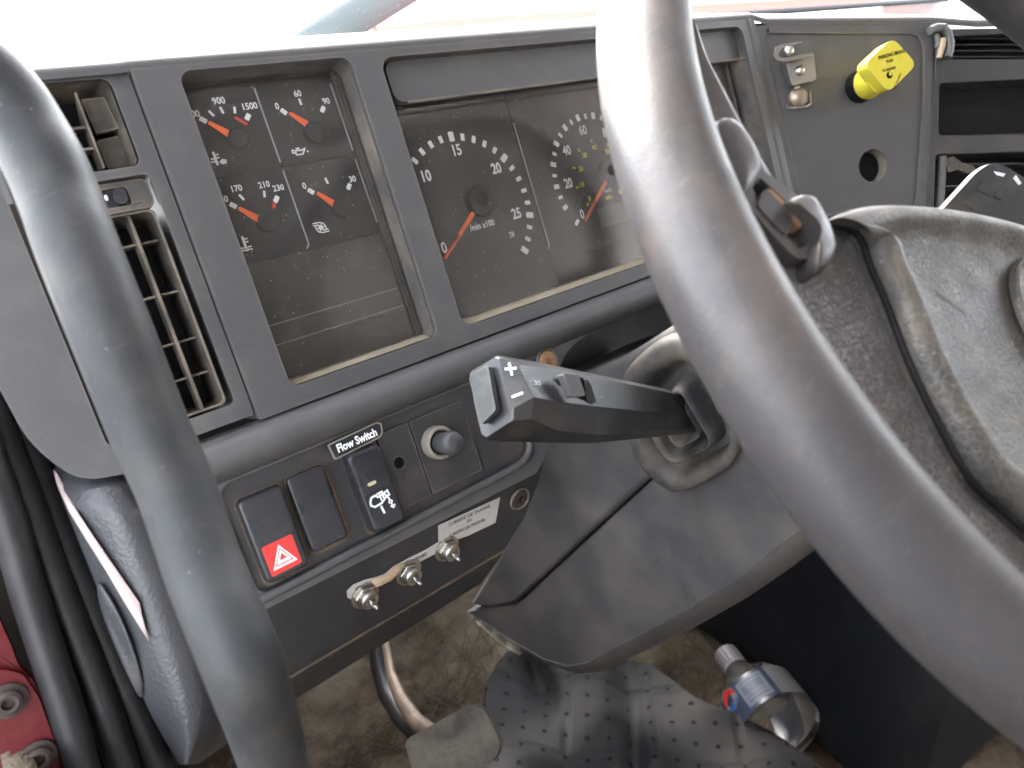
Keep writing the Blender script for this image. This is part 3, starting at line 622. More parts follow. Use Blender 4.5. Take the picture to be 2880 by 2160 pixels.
def ic_oil(cx, cy):
    def f(g):
        L = lambda pts, wd=0.0007: g.line(G0, [(cx+x/1000, cy+y/1000) for x, y in pts], wd, HP)
        L([(-3, -1.2), (-1.6, -0.6), (-1.6, 1.6), (2, 1.6), (4.2, -1.2), (1.8, -0.4), (0.8, -0.6), (-1.6, -0.6)]); L([(-3.2, -1.2), (-3.4, 0.2), (-1.6, 0.8)]); L([(0, -0.6), (0, -1.6)]); L([(-0.9, -1.7), (0.9, -1.7)]); L([(5, 0.4), (5.3, 0.9)], 0.0009)
    return f
def ic_turbo(cx, cy):
    def f(g):
        L = lambda pts, wd=0.0006: g.line(G0, [(cx+x/1000, cy+y/1000) for x, y in pts], wd, HP)
        L([(-3.8, -2.8), (0, -2.8), (2, -2), (3.0, 0), (2.6, 1.2)]); L([(3.8, 2.8), (0, 2.8), (-2, 2), (-3, 0), (-2.6, -1.2)])
        L([(-3.8, -1.6), (-1, -1.6)]); L([(3.8, 1.6), (1, 1.6)])
        g.plate(G0, circ(cx, cy, 0.0014, 14), 0.0003, HP)
        for k in range(3):
            a = k*math.pi/3; L([(2.1*math.cos(a), 2.1*math.sin(a)), (-2.1*math.cos(a), -2.1*math.sin(a))], 0.0005)
    return f
def T(x, y, hub, ln=0.0034, wd=0.0012): return ('t', x/1000, y/1000, math.atan2(y/1000-hub[1], x/1000-hub[0]), ln, wd)
h1 = mm(-126.2, -61.8); h2 = mm(-85.3, -59.5); h3 = mm(-126.5, -18.2); h4 = mm(-84.1, -17.5)
gauge_small('temperature_gauge', 'top left small gauge with 900, 1500 and a short red zone', (-0.1512, -0.0885, -0.1082, -0.0448), h1, (mm(-138.2, -71.3), mm(-129.6, -63.8)),
    [(mm(-108.7, -85.6), mm(-108.4, -47.4))],
    [T(-139.4, -73.4, h1, 0.0036, 0.0024), T(-134.4, -76.1, h1), T(-128.8, -77.0, h1), T(-122.4, -76.3, h1), T(-117.0, -72.2, h1, 0.0036, 0.0024), ('x', '300', mm(-143.2, 0)[0], -0.0766, 0.0044), ('x', '900', -0.1288, -0.0816, 0.0044), ('x', '1500', -0.1144, -0.0772, 0.0044)],
    [(mm(-123.4, -72.6), mm(-119.0, -68.8), 0.0014)], ic_temp(-0.1402, -0.0532, 'exhaust'))
gauge_small('oil_pressure_gauge', 'small gauge reading 0, 60 and 90 with an oil can symbol', (-0.1080, -0.0885, -0.0655, -0.0448), h2, (mm(-95.6, -70.9), mm(-87.4, -63.4)),
    [(mm(-65.9, -84.0), mm(-65.5, -47.2))],
    [T(-97.2, -72.6, h2, 0.0036, 0.0024), T(-86.4, -76.6, h2), T(-75.0, -71.3, h2, 0.0036, 0.0024), ('x', '0', -0.0999, -0.0756, 0.0044), ('x', '60', -0.0865, -0.0808, 0.0044), ('x', '90', -0.0716, -0.0752, 0.0044)],
    [], ic_oil(-0.0966, -0.0512))
gauge_small('water_temperature_gauge', 'small gauge reading 170, 210 and 230 with a thermometer in waves symbol', (-0.1512, -0.0444, -0.1082, -0.0001), h3, (mm(-138.4, -28.1), mm(-129.8, -19.9)),
    [(mm(-108.5, -42.5), mm(-108.2, -2.8)), (mm(-108.2, -2.8), mm(-110.0, -1.0))],
    [T(-139.7, -30.2, h3, 0.0036, 0.0024), T(-134.2, -33.4, h3), T(-122.2, -32.9, h3), T(-117.0, -29.2, h3, 0.0036, 0.0024), ('x', '150', -0.1441, -0.0338, 0.0042), ('x', '170', -0.1354, -0.0380, 0.0042), ('x', '210', -0.1208, -0.0374, 0.0042), ('x', '230', -0.1140, -0.0345, 0.0042)],
    [(mm(-118.7, -27.1), mm(-119.9, -25.4), 0.0018)], ic_temp(-0.1408, -0.0100, 'water'))
gauge_small('boost_gauge', 'small gauge reading 0 and 30 with a turbo swirl symbol', (-0.1080, -0.0444, -0.0655, -0.0001), h4, (mm(-95.2, -28.0), mm(-87.2, -19.8)),
    [(mm(-65.8, -42.2), mm(-65.0, -6.0))],
    [T(-97.1, -29.7, h4, 0.0036, 0.0024), T(-86.4, -33.6, h4), T(-74.6, -28.3, h4, 0.0036, 0.0024), ('x', '0', -0.0998, -0.0330, 0.0044), ('x', '30', -0.0712, -0.0318, 0.0044)],
    [], ic_turbo(-0.0984, -0.0100))
# tachometer
t = thing('tachometer', 'large tachometer dial with white numbers 10 to 28 and orange needle at 0', 'gauge', (0, 0, 0.001))
build(face((-0.046, -0.0655, 0.0513, 0.0655)), 'face', M['face'], t, bev=0.0003)
g = MB(); A0, DA = -1.528, 0.179
for i in range(10, 29):
    a = A0+DA*(i-15); big_ = i % 5 == 0 or i == 28
    g.plate(G0, tickq(0, 0, 0.0432 if not big_ else 0.0428, 0.0476 if not big_ else 0.0487, a, 0.0038 if big_ else 0.0027), 0.0003, HP)
g.plate(G0, tickq(0, 0, 0.038, 0.043, 2.53, 0.0028), 0.0003, HP)
for s_, x, y, sz in (('10', -24.4, -25.4, 8.6), ('15', 2.6, -37.0, 8.6), ('20', 28.3, -21.5, 8.6), ('25', 33.8, 9.0, 8.6), ('28', 25.2, 21.0, 4.8), ('0', -27.0, 18.0, 8.6), ('/min x100', 5.0, 10.6, 5.4)):
    g.text(G0, s_, sz/1000*1.08, x/1000, y/1000, HP, 0, 0.82, 0.026 if sz > 6 else 0.010)
build(g, 'scale_marking', M['white'], t, smooth=0)
g = MB(); g.line(G0, [mm(51.8, -47.2), mm(52.2, -46.0), mm(52.6, 33.5), mm(51.2, 36.2)], 0.0011, HP-0.0003); build(g, 'divider_line', M['dimwhite'], t, smooth=0)
def needle(g, hub, tip, w0, w1):
    a, b = Vector(hub), Vector(tip); d = (b-a).normalized(); n_ = Vector((-d.y, d.x)); a = a+d*0.002
    g.plate(G0, rpoly([tuple(a-n_*w0), tuple(b-n_*w1), tuple(b+n_*w1), tuple(a+n_*w0)], 0.0006, 2), 0.0010, -0.0042)
g = MB(); needle(g, mm(0.3, 1.0), mm(-31.2, 24.2), 0.0014, 0.0009); build(g, 'needle', M['needle'], t, bev=0.0002)
g = MB(); g.lathe(G0, [(0.0100, 0), (0.0098, -0.0036), (0.0088, -0.0046), (0.0001, -0.0048)], 36, 0.0075, -0.0045); build(g, 'hub_cap', M['face'], t)
# speedometer
t = thing('speedometer', 'speedometer dial with white and yellow numbers, half hidden behind the wheel rim', 'gauge', (0.1164, -0.0015, 0.001))
build(face((0.0517, -0.0655, 0.19, 0.0655)), 'face', M['face'], t, bev=0.0003)
g = MB(); B0, DB = -1.727, 0.0352; sc = mm(116.4, -1.5)
for i in list(range(10, 125, 5)):
    a = B0+DB*(i-60); bg_ = i % 10 == 0
    g.plate(G0, tickq(sc[0], sc[1], 0.0406 if bg_ else 0.0408, 0.0453 if bg_ else 0.0445, a, 0.0032 if bg_ else 0.0022), 0.0003, HP)
a = math.atan2(24.8+1.5, 82.8-116.4); g.plate(G0, tickq(sc[0], sc[1], 0.0403, 0.0452, a, 0.0025), 0.0003, HP)
for s_, x, y in (('0', 88.6, 20.6), ('20', 83.9, -2.0), ('40', 90.6, -23.6), ('60', 110.5, -34.9), ('80', 132.6, -30.4), ('100', 148, -12), ('120', 147, 12)):
    g.text(G0, s_, 0.0090, x/1000+0.0006, y/1000, HP, 0, 0.82, 0.026)
g.text(G0, 'km/h', 0.0038, 0.1196, 0.0092, HP, 0, 0.9)
build(g, 'scale_marking', M['white'], t, smooth=0)
g = MB()
for x, y in ((91.7, 1.9), (93.5, -11.5), (102.7, -22.3), (116.7, -26.8), (131.7, -22.0), (136.0, 19.0), (97.0, 14.9)):
    a = math.atan2(y/1000-sc[1], x/1000-sc[0]); g.plate(G0, tickq(x/1000, y/1000, -0.0013, 0.0013, a, 0.0013), 0.0003, HP)
for s_, x, y in (('10', 96.4, 1.0), ('20', 99.4, -9.6), ('30', 106.3, -18.0), ('40', 117.4, -21.9), ('50', 129.3, -17.2), ('0', 100.0, 11.5), ('80', 131.8, 12.5), ('MPH', 118.6, 14.2)):
    g.text(G0, s_, 0.0050 if s_ != 'MPH' else 0.0036, x/1000, y/1000, HP, 0, 0.88, 0.026)
build(g, 'mph_marking', M['yellowprint'], t, smooth=0)
g = MB(); needle(g, mm(118.2, 1.5), mm(86.6, 25.4), 0.0014, 0.0010); build(g, 'needle', M['needle'], t, bev=0.0002)
g = MB(); g.lathe(G0, [(0.0085, 0), (0.0083, -0.0036), (0.0075, -0.0046), (0.0001, -0.0048)], 36, 0.1235, -0.0035); build(g, 'hub_cap', M['face'], t)
g = MB(); g.plate(G0, rr(0.1034, 0.0195, 0.1345, 0.0330, 0.0015), 0.0004, -0.0004); build(g, 'odometer_screen', M['lcd'], t)
g = MB(); g.line(G0, [mm(135.6, 19.5), mm(136.2, 33.0)], 0.0008, HP-0.0002); build(g, 'divider_line', M['dimwhite'], t, smooth=0)
g = MB(); g.plate(G0, rpoly([mm(84, 20), mm(90, 12), mm(100, 7.0), mm(112, 8.6), mm(112, 6.8), mm(99, 5.0), mm(88, 9.8), mm(81.5, 19)], 0.001), 0.0008, -0.0008); build(g, 'face_moulding', M['plastic_dark'], t, bev=0.0003)
g = MB(); g.plate(G0, circ(0.098, 0.0435, 0.012, 30, 0.0028), 0.0008, -0.0008)
build(g, 'face_moulding', M['plastic_dark'], t, bev=0.0003)
# odometer reset bar below the dial
# ------------------------------------------------------------------ air vents on the left
def vent_upper():
    t = thing('air_vent', 'upper left dusty air vent with two pointed vertical vanes and flat blades', 'air vent', FV.p(*FV.P(-0.2, -0.07)), 'air vents in the dash')
    g = MB(); a = FV.P(-0.2245, -0.0860); b = FV.P(-0.1820, -0.0495)
    ring = [[FV.p(x, y, h) for x, y in rr(a[0]+i_, a[1]+i_*0.4, b[0]-i_, b[1]-i_*0.4, 0.003)] for h, i_ in ((0.0005, 0), (0.022, 0.004))]
    g.loft(ring, False, False); build(g, 'duct', M['vent'], t)
    g = MB(); g.plate(FV, rr(a[0], a[1], b[0], b[1], 0.003), 0.002, 0.0222); build(g, 'duct_back', M['black'], t)
    for uu, tl in ((-0.2065, -0.0835), (-0.1955, -0.0825)):       # vertical vanes, deep blades
        x = FV.P(uu, 0)[0]; y0 = FV.P(0, tl)[1]; y1 = b[1]-0.001
        vs = []; g = MB()
        ol = [(y0, 0.002), (y0+0.004, 0.010), (y0+0.009, 0.016), (y1, 0.016), (y1, 0.002)]
        FB = Fr(FV.p(x, 0, 0), FV.z, FV.y); g.plate(FB, [(h, y) for y, h in ol], 0.0010, -0.0005); build(g, 'vane', M['vent'], t, bev=0.0003)
    for vv in (-0.0700, -0.0610):
        y = FV.P(0, vv)[1]; g = MB(); g.plate(FV, rr(a[0], y, FV.P(-0.1955, 0)[0], y+0.0012, 0.0003, 2), 0.007, 0.0065); build(g, 'slat', M['vent'], t, bev=0.0002)
    g = MB(); x0 = FV.P(-0.1935, 0)[0]; x1 = b[0]-0.0012; y0 = FV.P(0, -0.0815)[1]
    g.plate(FV, rpoly([(x0, y0), (x1-0.001, y0), (x1, FV.P(0, -0.0675)[1]), (x0+0.001, FV.P(0, -0.0665)[1])], 0.001), 0.003, 0.008); build(g, 'blade', M['vent'], t, bev=0.0006)
    g = MB(); g.plate(FV, rpoly([(x0+0.0005, FV.P(0, -0.0645)[1]), (x1, FV.P(0, -0.0655)[1]), (x1, b[1]-0.001), (x0+0.001, b[1]-0.001)], 0.001), 0.002, 0.011); build(g, 'blade', M['vent'], t, bev=0.0006)
vent_upper()
def vent_lower():
    t = thing('air_vent', 'tall lower air vent left of the gauges with grid of slats furred with dust', 'air vent', FV.p(*FV.P(-0.2, 0.0)), 'air vents in the dash')
    a = FV.P(-0.2245, -0.0300); b = FV.P(-0.1830, 0.0612)
    g = MB(); ring = [[FV.p(x, y, h) for x, y in rr(a[0]+i_, a[1]+i_, b[0]-i_, b[1]-i_, 0.003)] for h, i_ in ((-0.0008, 0.0), (-0.0006, 0.0009), (0.022, 0.0026))]
    g.loft(ring, False, False); build(g, 'duct', M['vent'], t)
    g = MB(); g.plate(FV, rr(a[0], a[1], b[0], b[1], 0.003), 0.002, 0.0222); build(g, 'duct_back', M['black'], t)
    for uu in (-0.1935, -0.2040, -0.2145):
        x = FV.P(uu, 0)[0]; FB = Fr(FV.p(x, 0, 0), FV.z, FV.y); g = MB()
        g.plate(FB, rr(0.001, a[1]+0.0008, 0.011, b[1]-0.0008, 0.0005, 2), 0.0014, -0.0007); build(g, 'vane', M['vent'], t, bev=0.0004)
    for vv in (-0.0130, 0.0095, 0.0315, 0.0478):
        for dz in (0.003,):
            y = FV.P(0, vv-0.0045 if vv < 0 else vv-0.0035)[1]; g = MB(); g.plate(FV, rr(a[0]+0.001, y, b[0]-0.0015, y+0.0010, 0.0003, 2), 0.008, 0.005); build(g, 'slat', M['vent'], t, bev=0.0002)
    return t
vent_lower()
# slider between the vents
t = thing('vent_slider', 'small slider plate with black thumb slot between the two left air vents', 'slider', FV.p(*FV.P(-0.2, -0.038)))
g = MB(); g.plate(FV, rr(*FV.P(-0.2245, -0.0442), *FV.P(-0.1808, -0.0312), 0.0035), 0.004, 0.0030, holes=[rr(*FV.P(-0.214, -0.0418), *FV.P(-0.1900, -0.0338), 0.0015)]); build(g, 'plate', M['plastic_dusty'], t, bev=0.0006)
g = MB(); g.plate(FV, rr(*FV.P(-0.215, -0.0420), *FV.P(-0.1895, -0.0335), 0.001), 0.001, 0.0055); build(g, 'slot', M['switch'], t)
q0 = FV.P(-0.1962, -0.0412); q1 = FV.P(-0.1912, -0.0345); g = MB(); g.plate(FV, rr(*q0, *q1, 0.0022), 0.004, 0.0010); build(g, 'thumb_piece', M['switch'], t, bev=0.0008)
q0 = FV.P(-0.1996, -0.0395); q1 = FV.P(-0.1985, -0.0372); g = MB(); g.plate(FV, rr(*q0, *q1, 0.0005, 2), 0.0003, 0.0026); build(g, 'mark', M['white'], t)

# ------------------------------------------------------------------ switches
g = MB()
for q in ((-0.1962, 0.1040, -0.1722, 0.1493), (-0.1712, 0.1036, -0.1493, 0.1460), (-0.1412, 0.1040, -0.1200, 0.1494)):
    g = MB(); a_ = FS_.P(q[0], q[1]); b_ = FS_.P(q[2], q[3]); g.plate(FS_, rr(*a_, *b_, 0.0035), 0.0006, -0.0005); build(g, 'dusty_switch_surround', M['dusty_gap'], D, bev=0.0002)
def rocker(name, label, u0, v0, u1, v1, m, group='rocker switches in the row', proud=0.0065, tilt=0.0):
    a = P_(u0, v0); b = P_(u1, v1); c = ((a[0]+b[0])/2, (a[1]+b[1])/2)
    t = thing(name, label, 'switch', FAS.p(*c, 0.003), group)
    ol = rr(a[0], a[1], b[0], b[1], 0.0028); h = (b[1]-a[1])/2
    def ring(inset, hh):
        return [FAS.p(c[0]+(x-c[0])*(1-inset), c[1]+(y-c[1])*(1-inset*0.55), 0.003-hh + tilt*((y-c[1])/h)) for x, y in ol]
    g = MB(); g.loft([ring(0, 0), ring(0, proud*0.72), ring(0.035, proud*0.90), ring(0.10, proud*0.98), ring(0.22, proud)], True, True); build(g, 'rocker', m, t, smooth=40)
    return t, c, (b[0]-a[0])/2, h, 0.003-proud
G_ = 'switches in the row below the cluster'
t, c, hw, hh, top = rocker('hazard_switch', 'black rocker switch with red square and white triangle, leftmost in the row', -0.1950, 0.1055, -0.1735, 0.1478, M['switch'], G_)
F = FAS; lc = (c[0]-0.0004, c[1]+hh*0.50); lh = 0.0078
g = MB(); g.plate(F, rr(lc[0]-0.0078, lc[1]-0.0078, lc[0]+0.0078, lc[1]+0.0078, 0.001), 0.0004, top-0.0002); build(g, 'red_label', M['hazred'], t)
def tri(k, dx=0, dy=0.0004): return [(lc[0]+dx, lc[1]+dy-0.0062*k), (lc[0]+dx+0.0062*k, lc[1]+dy+0.0048*k), (lc[0]+dx-0.0062*k, lc[1]+dy+0.0048*k)]
g = MB(); g.plate(F, tri(1.0), 0.0002, top-0.0005, holes=[tri(0.76)]); g.plate(F, tri(0.62), 0.0002, top-0.0005, holes=[tri(0.30)])
build(g, 'warning_triangle', M['pinkwhite'], t, smooth=0)
rocker('blank_switch', 'plain black blank rocker right beside the red hazard switch', -0.1700, 0.1050, -0.1505, 0.1445, M['switch'], G_, proud=0.0035)
t, c, hw, hh, top = rocker('engine_switch', 'black rocker switch with white engine symbol and cream lamp, under the lettered tape', -0.1400, 0.1055, -0.1212, 0.1480, M['switch'], G_, proud=0.0105, tilt=-0.001)
q = FAS.px(803, 1044, top); g = MB(); g.plate(F, rr(q[0]-0.0024, q[1]-0.0009, q[0]+0.0024, q[1]+0.0009, 0.0008), 0.0004, top-0.0005); build(g, 'indicator_lamp', M['cream'], t)
lc = FAS.px(822, 1086, top); g = MB(); g.plate(F, rr(lc[0]-0.0072, lc[1]-0.0064, lc[0]+0.0074, lc[1]+0.0066, 0.0004, 2), 0.0003, top-0.0005); build(g, 'symbol_label', M['tape'], t)
g = MB()
L = lambda pts, wd=0.0009: g.line(F, [(lc[0]+x/1000, lc[1]+y/1000) for x, y in pts], wd, top-0.0008)
L([(-5.4, -2.6), (-4.2, -4.6), (-1.8, -5.0), (-0.6, -3.6), (3.0, -3.8), (4.2, -2.2), (2.4, -1.0), (0.4, 0.2), (-3.8, 0.6), (-5.6, -1.0), (-5.4, -2.6)], 0.0011)
L([(0.6, -5.2), (0.8, -1.2)]); L([(2.2, -5.4), (2.3, -2.0)]); L([(-0.6, -5.2), (2.6, -5.4)]); L([(5.4, -5.0), (5.8, -2.0), (4.2, -2.2)]); L([(3.4, -4.4), (5.4, -4.4)])
L([(4.6, -1.6), (5.0, 0.4)]); L([(5.0, 0.4), (6.2, 1.6), (5.2, 2.8), (4.2, 1.6), (5.0, 0.4)], 0.0008); L([(5.4, 2.8), (5.6, 4.0)]); L([(4.6, 4.0), (6.8, 4.0), (5.8, 5.2), (4.6, 4.0)])
L([(-0.6, 1.8), (0.0, 5.6)], 0.0012)
build(g, 'engine_symbol', M['white'], t, smooth=0)
# lettered tape above the switch
t = thing('lettering_tape', 'black embossed label tape reading Flow Switch above the engine switch', 'label', FAS.px(770, 950)+(0,) if False else FAS.p(*FAS.px(770, 950), -0.001))
c = FAS.px(770, 950); FT = Fr(FAS.p(c[0], c[1], 0.0), (1, -0.02, 0), (0, 1, 0))
g = MB(); g.plate(FT, rpoly([(-0.0158, -0.0040), (0.0138, -0.0046), (0.0160, -0.0028), (0.0148, 0.0022), (0.0125, 0.0040), (-0.0150, 0.0050)], 0.001), 0.0008, -0.0012); build(g, 'tape_backing', M['tape_edge'], t, bev=0.0003)
g = MB(); g.plate(FT, rpoly([(-0.0150, -0.0032), (0.0130, -0.0039), (0.0148, -0.0026), (0.0138, 0.0018), (0.0118, 0.0031), (-0.0143, 0.0042)], 0.001), 0.0004, -0.0015); build(g, 'tape_strip', M['tape'], t)
g = MB(); g.text(FT, 'Flow Switch', 0.0060, -0.0004, 0.0002, -0.0018, 0, 0.80, 0.03); build(g, 'lettering', M['white'], t, smooth=0)
# plate with a round hole, plate with the push knob
t = thing('blank_plate', 'dusty blanking plate with one round hole, right of the engine symbol switch', 'plate', FS_.p(*FS_.P(-0.107, 0.125)))
ol = rrP(FS_, -0.1203, 0.1020, -0.1015, 0.1440, 0.0012); hc_ = FS_.px(858, 999)
g = MB(); g.plate(FS_, ol, 0.0025, -0.0030, holes=[circ(hc_[0], hc_[1], 0.0034, 24)]); build(g, 'plate', M['switchplate'], t, bev=0.0005)
g = MB(); g.plate(FS_, circ(hc_[0], hc_[1], 0.0038, 24), 0.0004, -0.0006); build(g, 'hole', M['black'], t)
t = thing('push_knob', 'round dark push knob in dusty grey collar at right end of switches', 'knob', FS_.p(*FS_.P(-0.085, 0.122)))
g = MB(); g.plate(FS_, rrP(FS_, -0.1005, 0.1020, -0.0665, 0.1440, 0.0014), 0.0025, -0.0025); build(g, 'base_plate', M['switchplate'], t, bev=0.0006)
kc = FS_.px(938, 955)
g = MB(); g.lathe(FS_, [(0.0096, -0.0025), (0.0098, -0.0060), (0.0092, -0.0085), (0.0078, -0.0092), (0.0070, -0.0085), (0.0068, -0.003)], 32, kc[0], kc[1]); build(g, 'collar', M['collar'], t)
g = MB(); g.lathe(FS_, [(0.0058, -0.003), (0.0060, -0.0150), (0.0066, -0.0165), (0.0068, -0.0200), (0.0062, -0.0226), (0.0045, -0.0242), (0.0001, -0.0250)], 32, kc[0], kc[1]); build(g, 'button', M['knobgrey'], t)
# toggle switches with nuts
for px, py, lab in ((795, 1290, 'leftmost of the three metal toggle switches, at the rounded end of the label strip'), (889, 1240, 'middle one of the three metal toggle switches, below the narrow label strip'), (972, 1190, 'rightmost of the three metal toggle switches, just under the wide white label')):
    t = thing('toggle_switch', 'metal toggle with round nut, ' + lab if False else lab, 'toggle switch', FK.p(*FK.px(px, py)), 'toggle switches on the knee panel')
    c = FK.px(px-8, py-6)
    g = MB(); g.lathe(FK, [(0.0082, 0.0), (0.0083, -0.0012), (0.0060, -0.0013)], 30, *c); build(g, 'washer', M['steel'], t)
    g = MB(); hx = [(c[0]+0.0070*math.cos(k*math.pi/3+0.3), c[1]+0.0070*math.sin(k*math.pi/3+0.3)) for k in range(6)]; g.plate(FK, hx, 0.0024, -0.0037); build(g, 'nut', M['steel'], t, bev=0.0006)
    g = MB(); g.lathe(FK, [(0.0052, -0.0036), (0.0052, -0.0066), (0.0047, -0.0072), (0.0030, -0.0072), (0.0028, -0.0055), (0.0001, -0.0055)], 26, *c); build(g, 'bushing', M['steel'], t, smooth=40)
    g = MB(); p0 = FK.p(c[0], c[1], -0.0058); p1 = FK.p(c[0]+0.0006, c[1]+0.0016, -0.0112); pts = [p0.lerp(p1, k/5) for k in range(6)] + [p1 + (p1-p0).normalized()*0.0012]
    g.tube(pts, [0.0013, 0.0013, 0.0014, 0.0015, 0.0017, 0.0018, 0.0009], 12); build(g, 'lever', M['chrome'], t)
# paper labels
FL = FK
t = thing('wide_label', 'white printed label LUMIERE DE TRAVAIL, largest label on the knee panel', 'label', FL.p(*FL.px(1010, 1120)))
lp = [FL.px(x, y) for x, y in ((945, 1134), (1079, 1073), (1069, 1128), (1010, 1156), (985, 1165), (946, 1169))]
g = MB(); g.plate(FL, lp, 0.0003, -0.0007); build(g, 'paper', M['paper'], t)
a, b = Vector(FL.px(945, 1134)), Vector(FL.px(1079, 1073)); ro = math.atan2((b-a).y, (b-a).x)
g = MB(); q = FL.px(1014, 1111); g.text(FL, 'LUMIERE DE TRAVAIL', 0.0035, q[0], q[1], -0.0009, ro, 0.92, 0.005)
q = FL.px(1012, 1123); g.text(FL, 'ELI', 0.0030, q[0], q[1], -0.0009, ro, 0.9, 0.005)
q = FL.px(1008, 1138); g.text(FL, 'LUMIERE DE TRAVAIL', 0.0032, q[0], q[1], -0.0009, ro, 0.88, 0.005)
build(g, 'lettering', M['ink'], t, smooth=0)
t = thing('label_strip', 'narrow paper label strip, creased, running behind the left and middle toggle switches', 'label', FL.p(*FL.px(870, 1215)))
sp_ = [(748, 1276), (762, 1262), (786, 1252), (814, 1245), (832, 1238), (850, 1222), (880, 1206), (920, 1186), (946, 1170), (968, 1182), (950, 1190), (915, 1208), (886, 1226), (860, 1238), (832, 1252), (800, 1270), (775, 1288), (758, 1294), (750, 1290)]
g = MB(); g.plate(FL, [FL.px(*p) for p in sp_], 0.0003, -0.0005); build(g, 'paper', M['paper'], t)
g = MB()
rim_ = [FL.px(*p) for p in ((798, 1252), (832, 1240), (850, 1224), (864, 1214))]; rl = [FL.px(*p) for p in ((808, 1262), (838, 1248), (856, 1232), (864, 1216))]
g.loft([[FL.p(*p, -0.0006) for p in rim_], [FL.p(*p, -0.0032) for p in rl]], False, False, closed=False); build(g, 'curled_fold', M['tan'], t, solid=0.0003)
g = MB(); q = FL.px(777, 1269); g.text(FL, 'GYR', 0.0046, q[0]+0.001, q[1], -0.0008, ro, 0.95, 0.004); build(g, 'lettering', M['ink'], t, smooth=0); g = MB(); q = FL.px(898, 1202); g.text(FL, 'LUM. ARRIERE', 0.0028, q[0]-0.001, q[1]+0.001, -0.0008, ro, 0.9, 0.004)
build(g, 'lettering', M['ink'], t, smooth=0)

# ------------------------------------------------------------------ steering column
CW = Vector((0.113, 0.095, -0.259)); NW = Vector((0, -0.404, -0.915)).normalized()
FW = Fr(CW, (1, 0, 0), -Vector((0, -0.915, 0.404)))     # x right, y down in the wheel plane, z away from the driver
UC = 0.040
def side(u, seq): return [(w_, v) for v, w_ in seq]
SD = Fr((0, 0, 0), (0, 0, -1), (0, 1, 0))                 # x = -w, y = v, z = +u
def sp(x, y, u=UC):
    F = Fr((u, 0, 0), (0, 0, -1), (0, 1, 0)); return F.px(x, y)
def body(name, pts, u0, u1, m, par, rad, seg=4):
    F = Fr((u0, 0, 0), (0, 0, -1), (0, 1, 0)); g = MB(); g.plate(F, pts, u1-u0)
    return build(g, name, m, par, bev=rad, seg=seg, bang=40, smooth=50)
SC = thing('steering_column', 'grey-black plastic steering column shroud, split by a dark seam, under the wheel', 'steering column', (0.11, 0.25, -0.02))
upx = [(1090, 860), (1090, 1000), (1090, 1180), (1012, 1308), (1060, 1316), (1112, 1304), (1200, 1222), (1300, 1128), (1400, 1037), (1500, 950), (1640, 840), (1560, 700), (1470, 690), (1330, 780)]
body('upper_shroud', [sp(*p) for p in upx], UC, 0.186, M['column'], SC, 0.005)
lox = [(1116, 1306), (1203, 1225), (1305, 1131), (1404, 1040), (1505, 953), (1660, 850), (1830, 1080), (1790, 1170), (1735, 1214), (1640, 1284), (1550, 1344), (1440, 1404), (1330, 1454), (1275, 1480), (1240, 1483), (1180, 1462), (1100, 1408), (1040, 1350), (1003, 1322), (1050, 1318)]
low2 = [(1116, 1306), (1203, 1225), (1305, 1131), (1404, 1040), (1505, 953), (1660, 850), (1800, 1050), (1745, 1135), (1690, 1175), (1610, 1238), (1520, 1296), (1420, 1352), (1325, 1400), (1268, 1432), (1225, 1440), (1172, 1424), (1096, 1380), (1040, 1340), (1008, 1322), (1050, 1316)]
def srow(pts, u): F = Fr((u, 0, 0), (0, 0, -1), (0, 1, 0)); return [F.p(*sp(*p)) for p in pts]
def sblend(k, u, dx=0): F = Fr((u, 0, 0), (0, 0, -1), (0, 1, 0)); return [F.p(*(Vector(sp(*a)).lerp(Vector(sp(*b)), k))) for a, b in zip(low2, lox)]
g = MB(); g.loft([sblend(-0.02, UC+0.0012), sblend(0.0, UC), sblend(0.30, UC+0.0025), sblend(0.60, UC+0.0075), sblend(0.85, UC+0.016), sblend(1.0, UC+0.030), sblend(1.0, 0.186)]); build(g, 'lower_shroud', M['column'], SC, smooth=40)
# dusty worn rear edge of the lower shroud
pe = [(1006, 1326), (1040, 1352), (1082, 1388), (1118, 1418)]
g = MB(); Fs = Fr((UC, 0, 0), (0, 0, -1), (0, 1, 0)); g.tube([Fs.p(*Fs.px(x, y), 0.004) for x, y in pe], [0.002, 0.006, 0.007, 0.002], 10, ky=0.5)
build(g, 'worn_edge', mat('worn_dusty_edge', (0.10, 0.085, 0.065), 0.8, 0.2, dust=0.9, dcol=(0.30, 0.26, 0.20), dscale=90, dlo=0.45, dhi=0.6), SC)
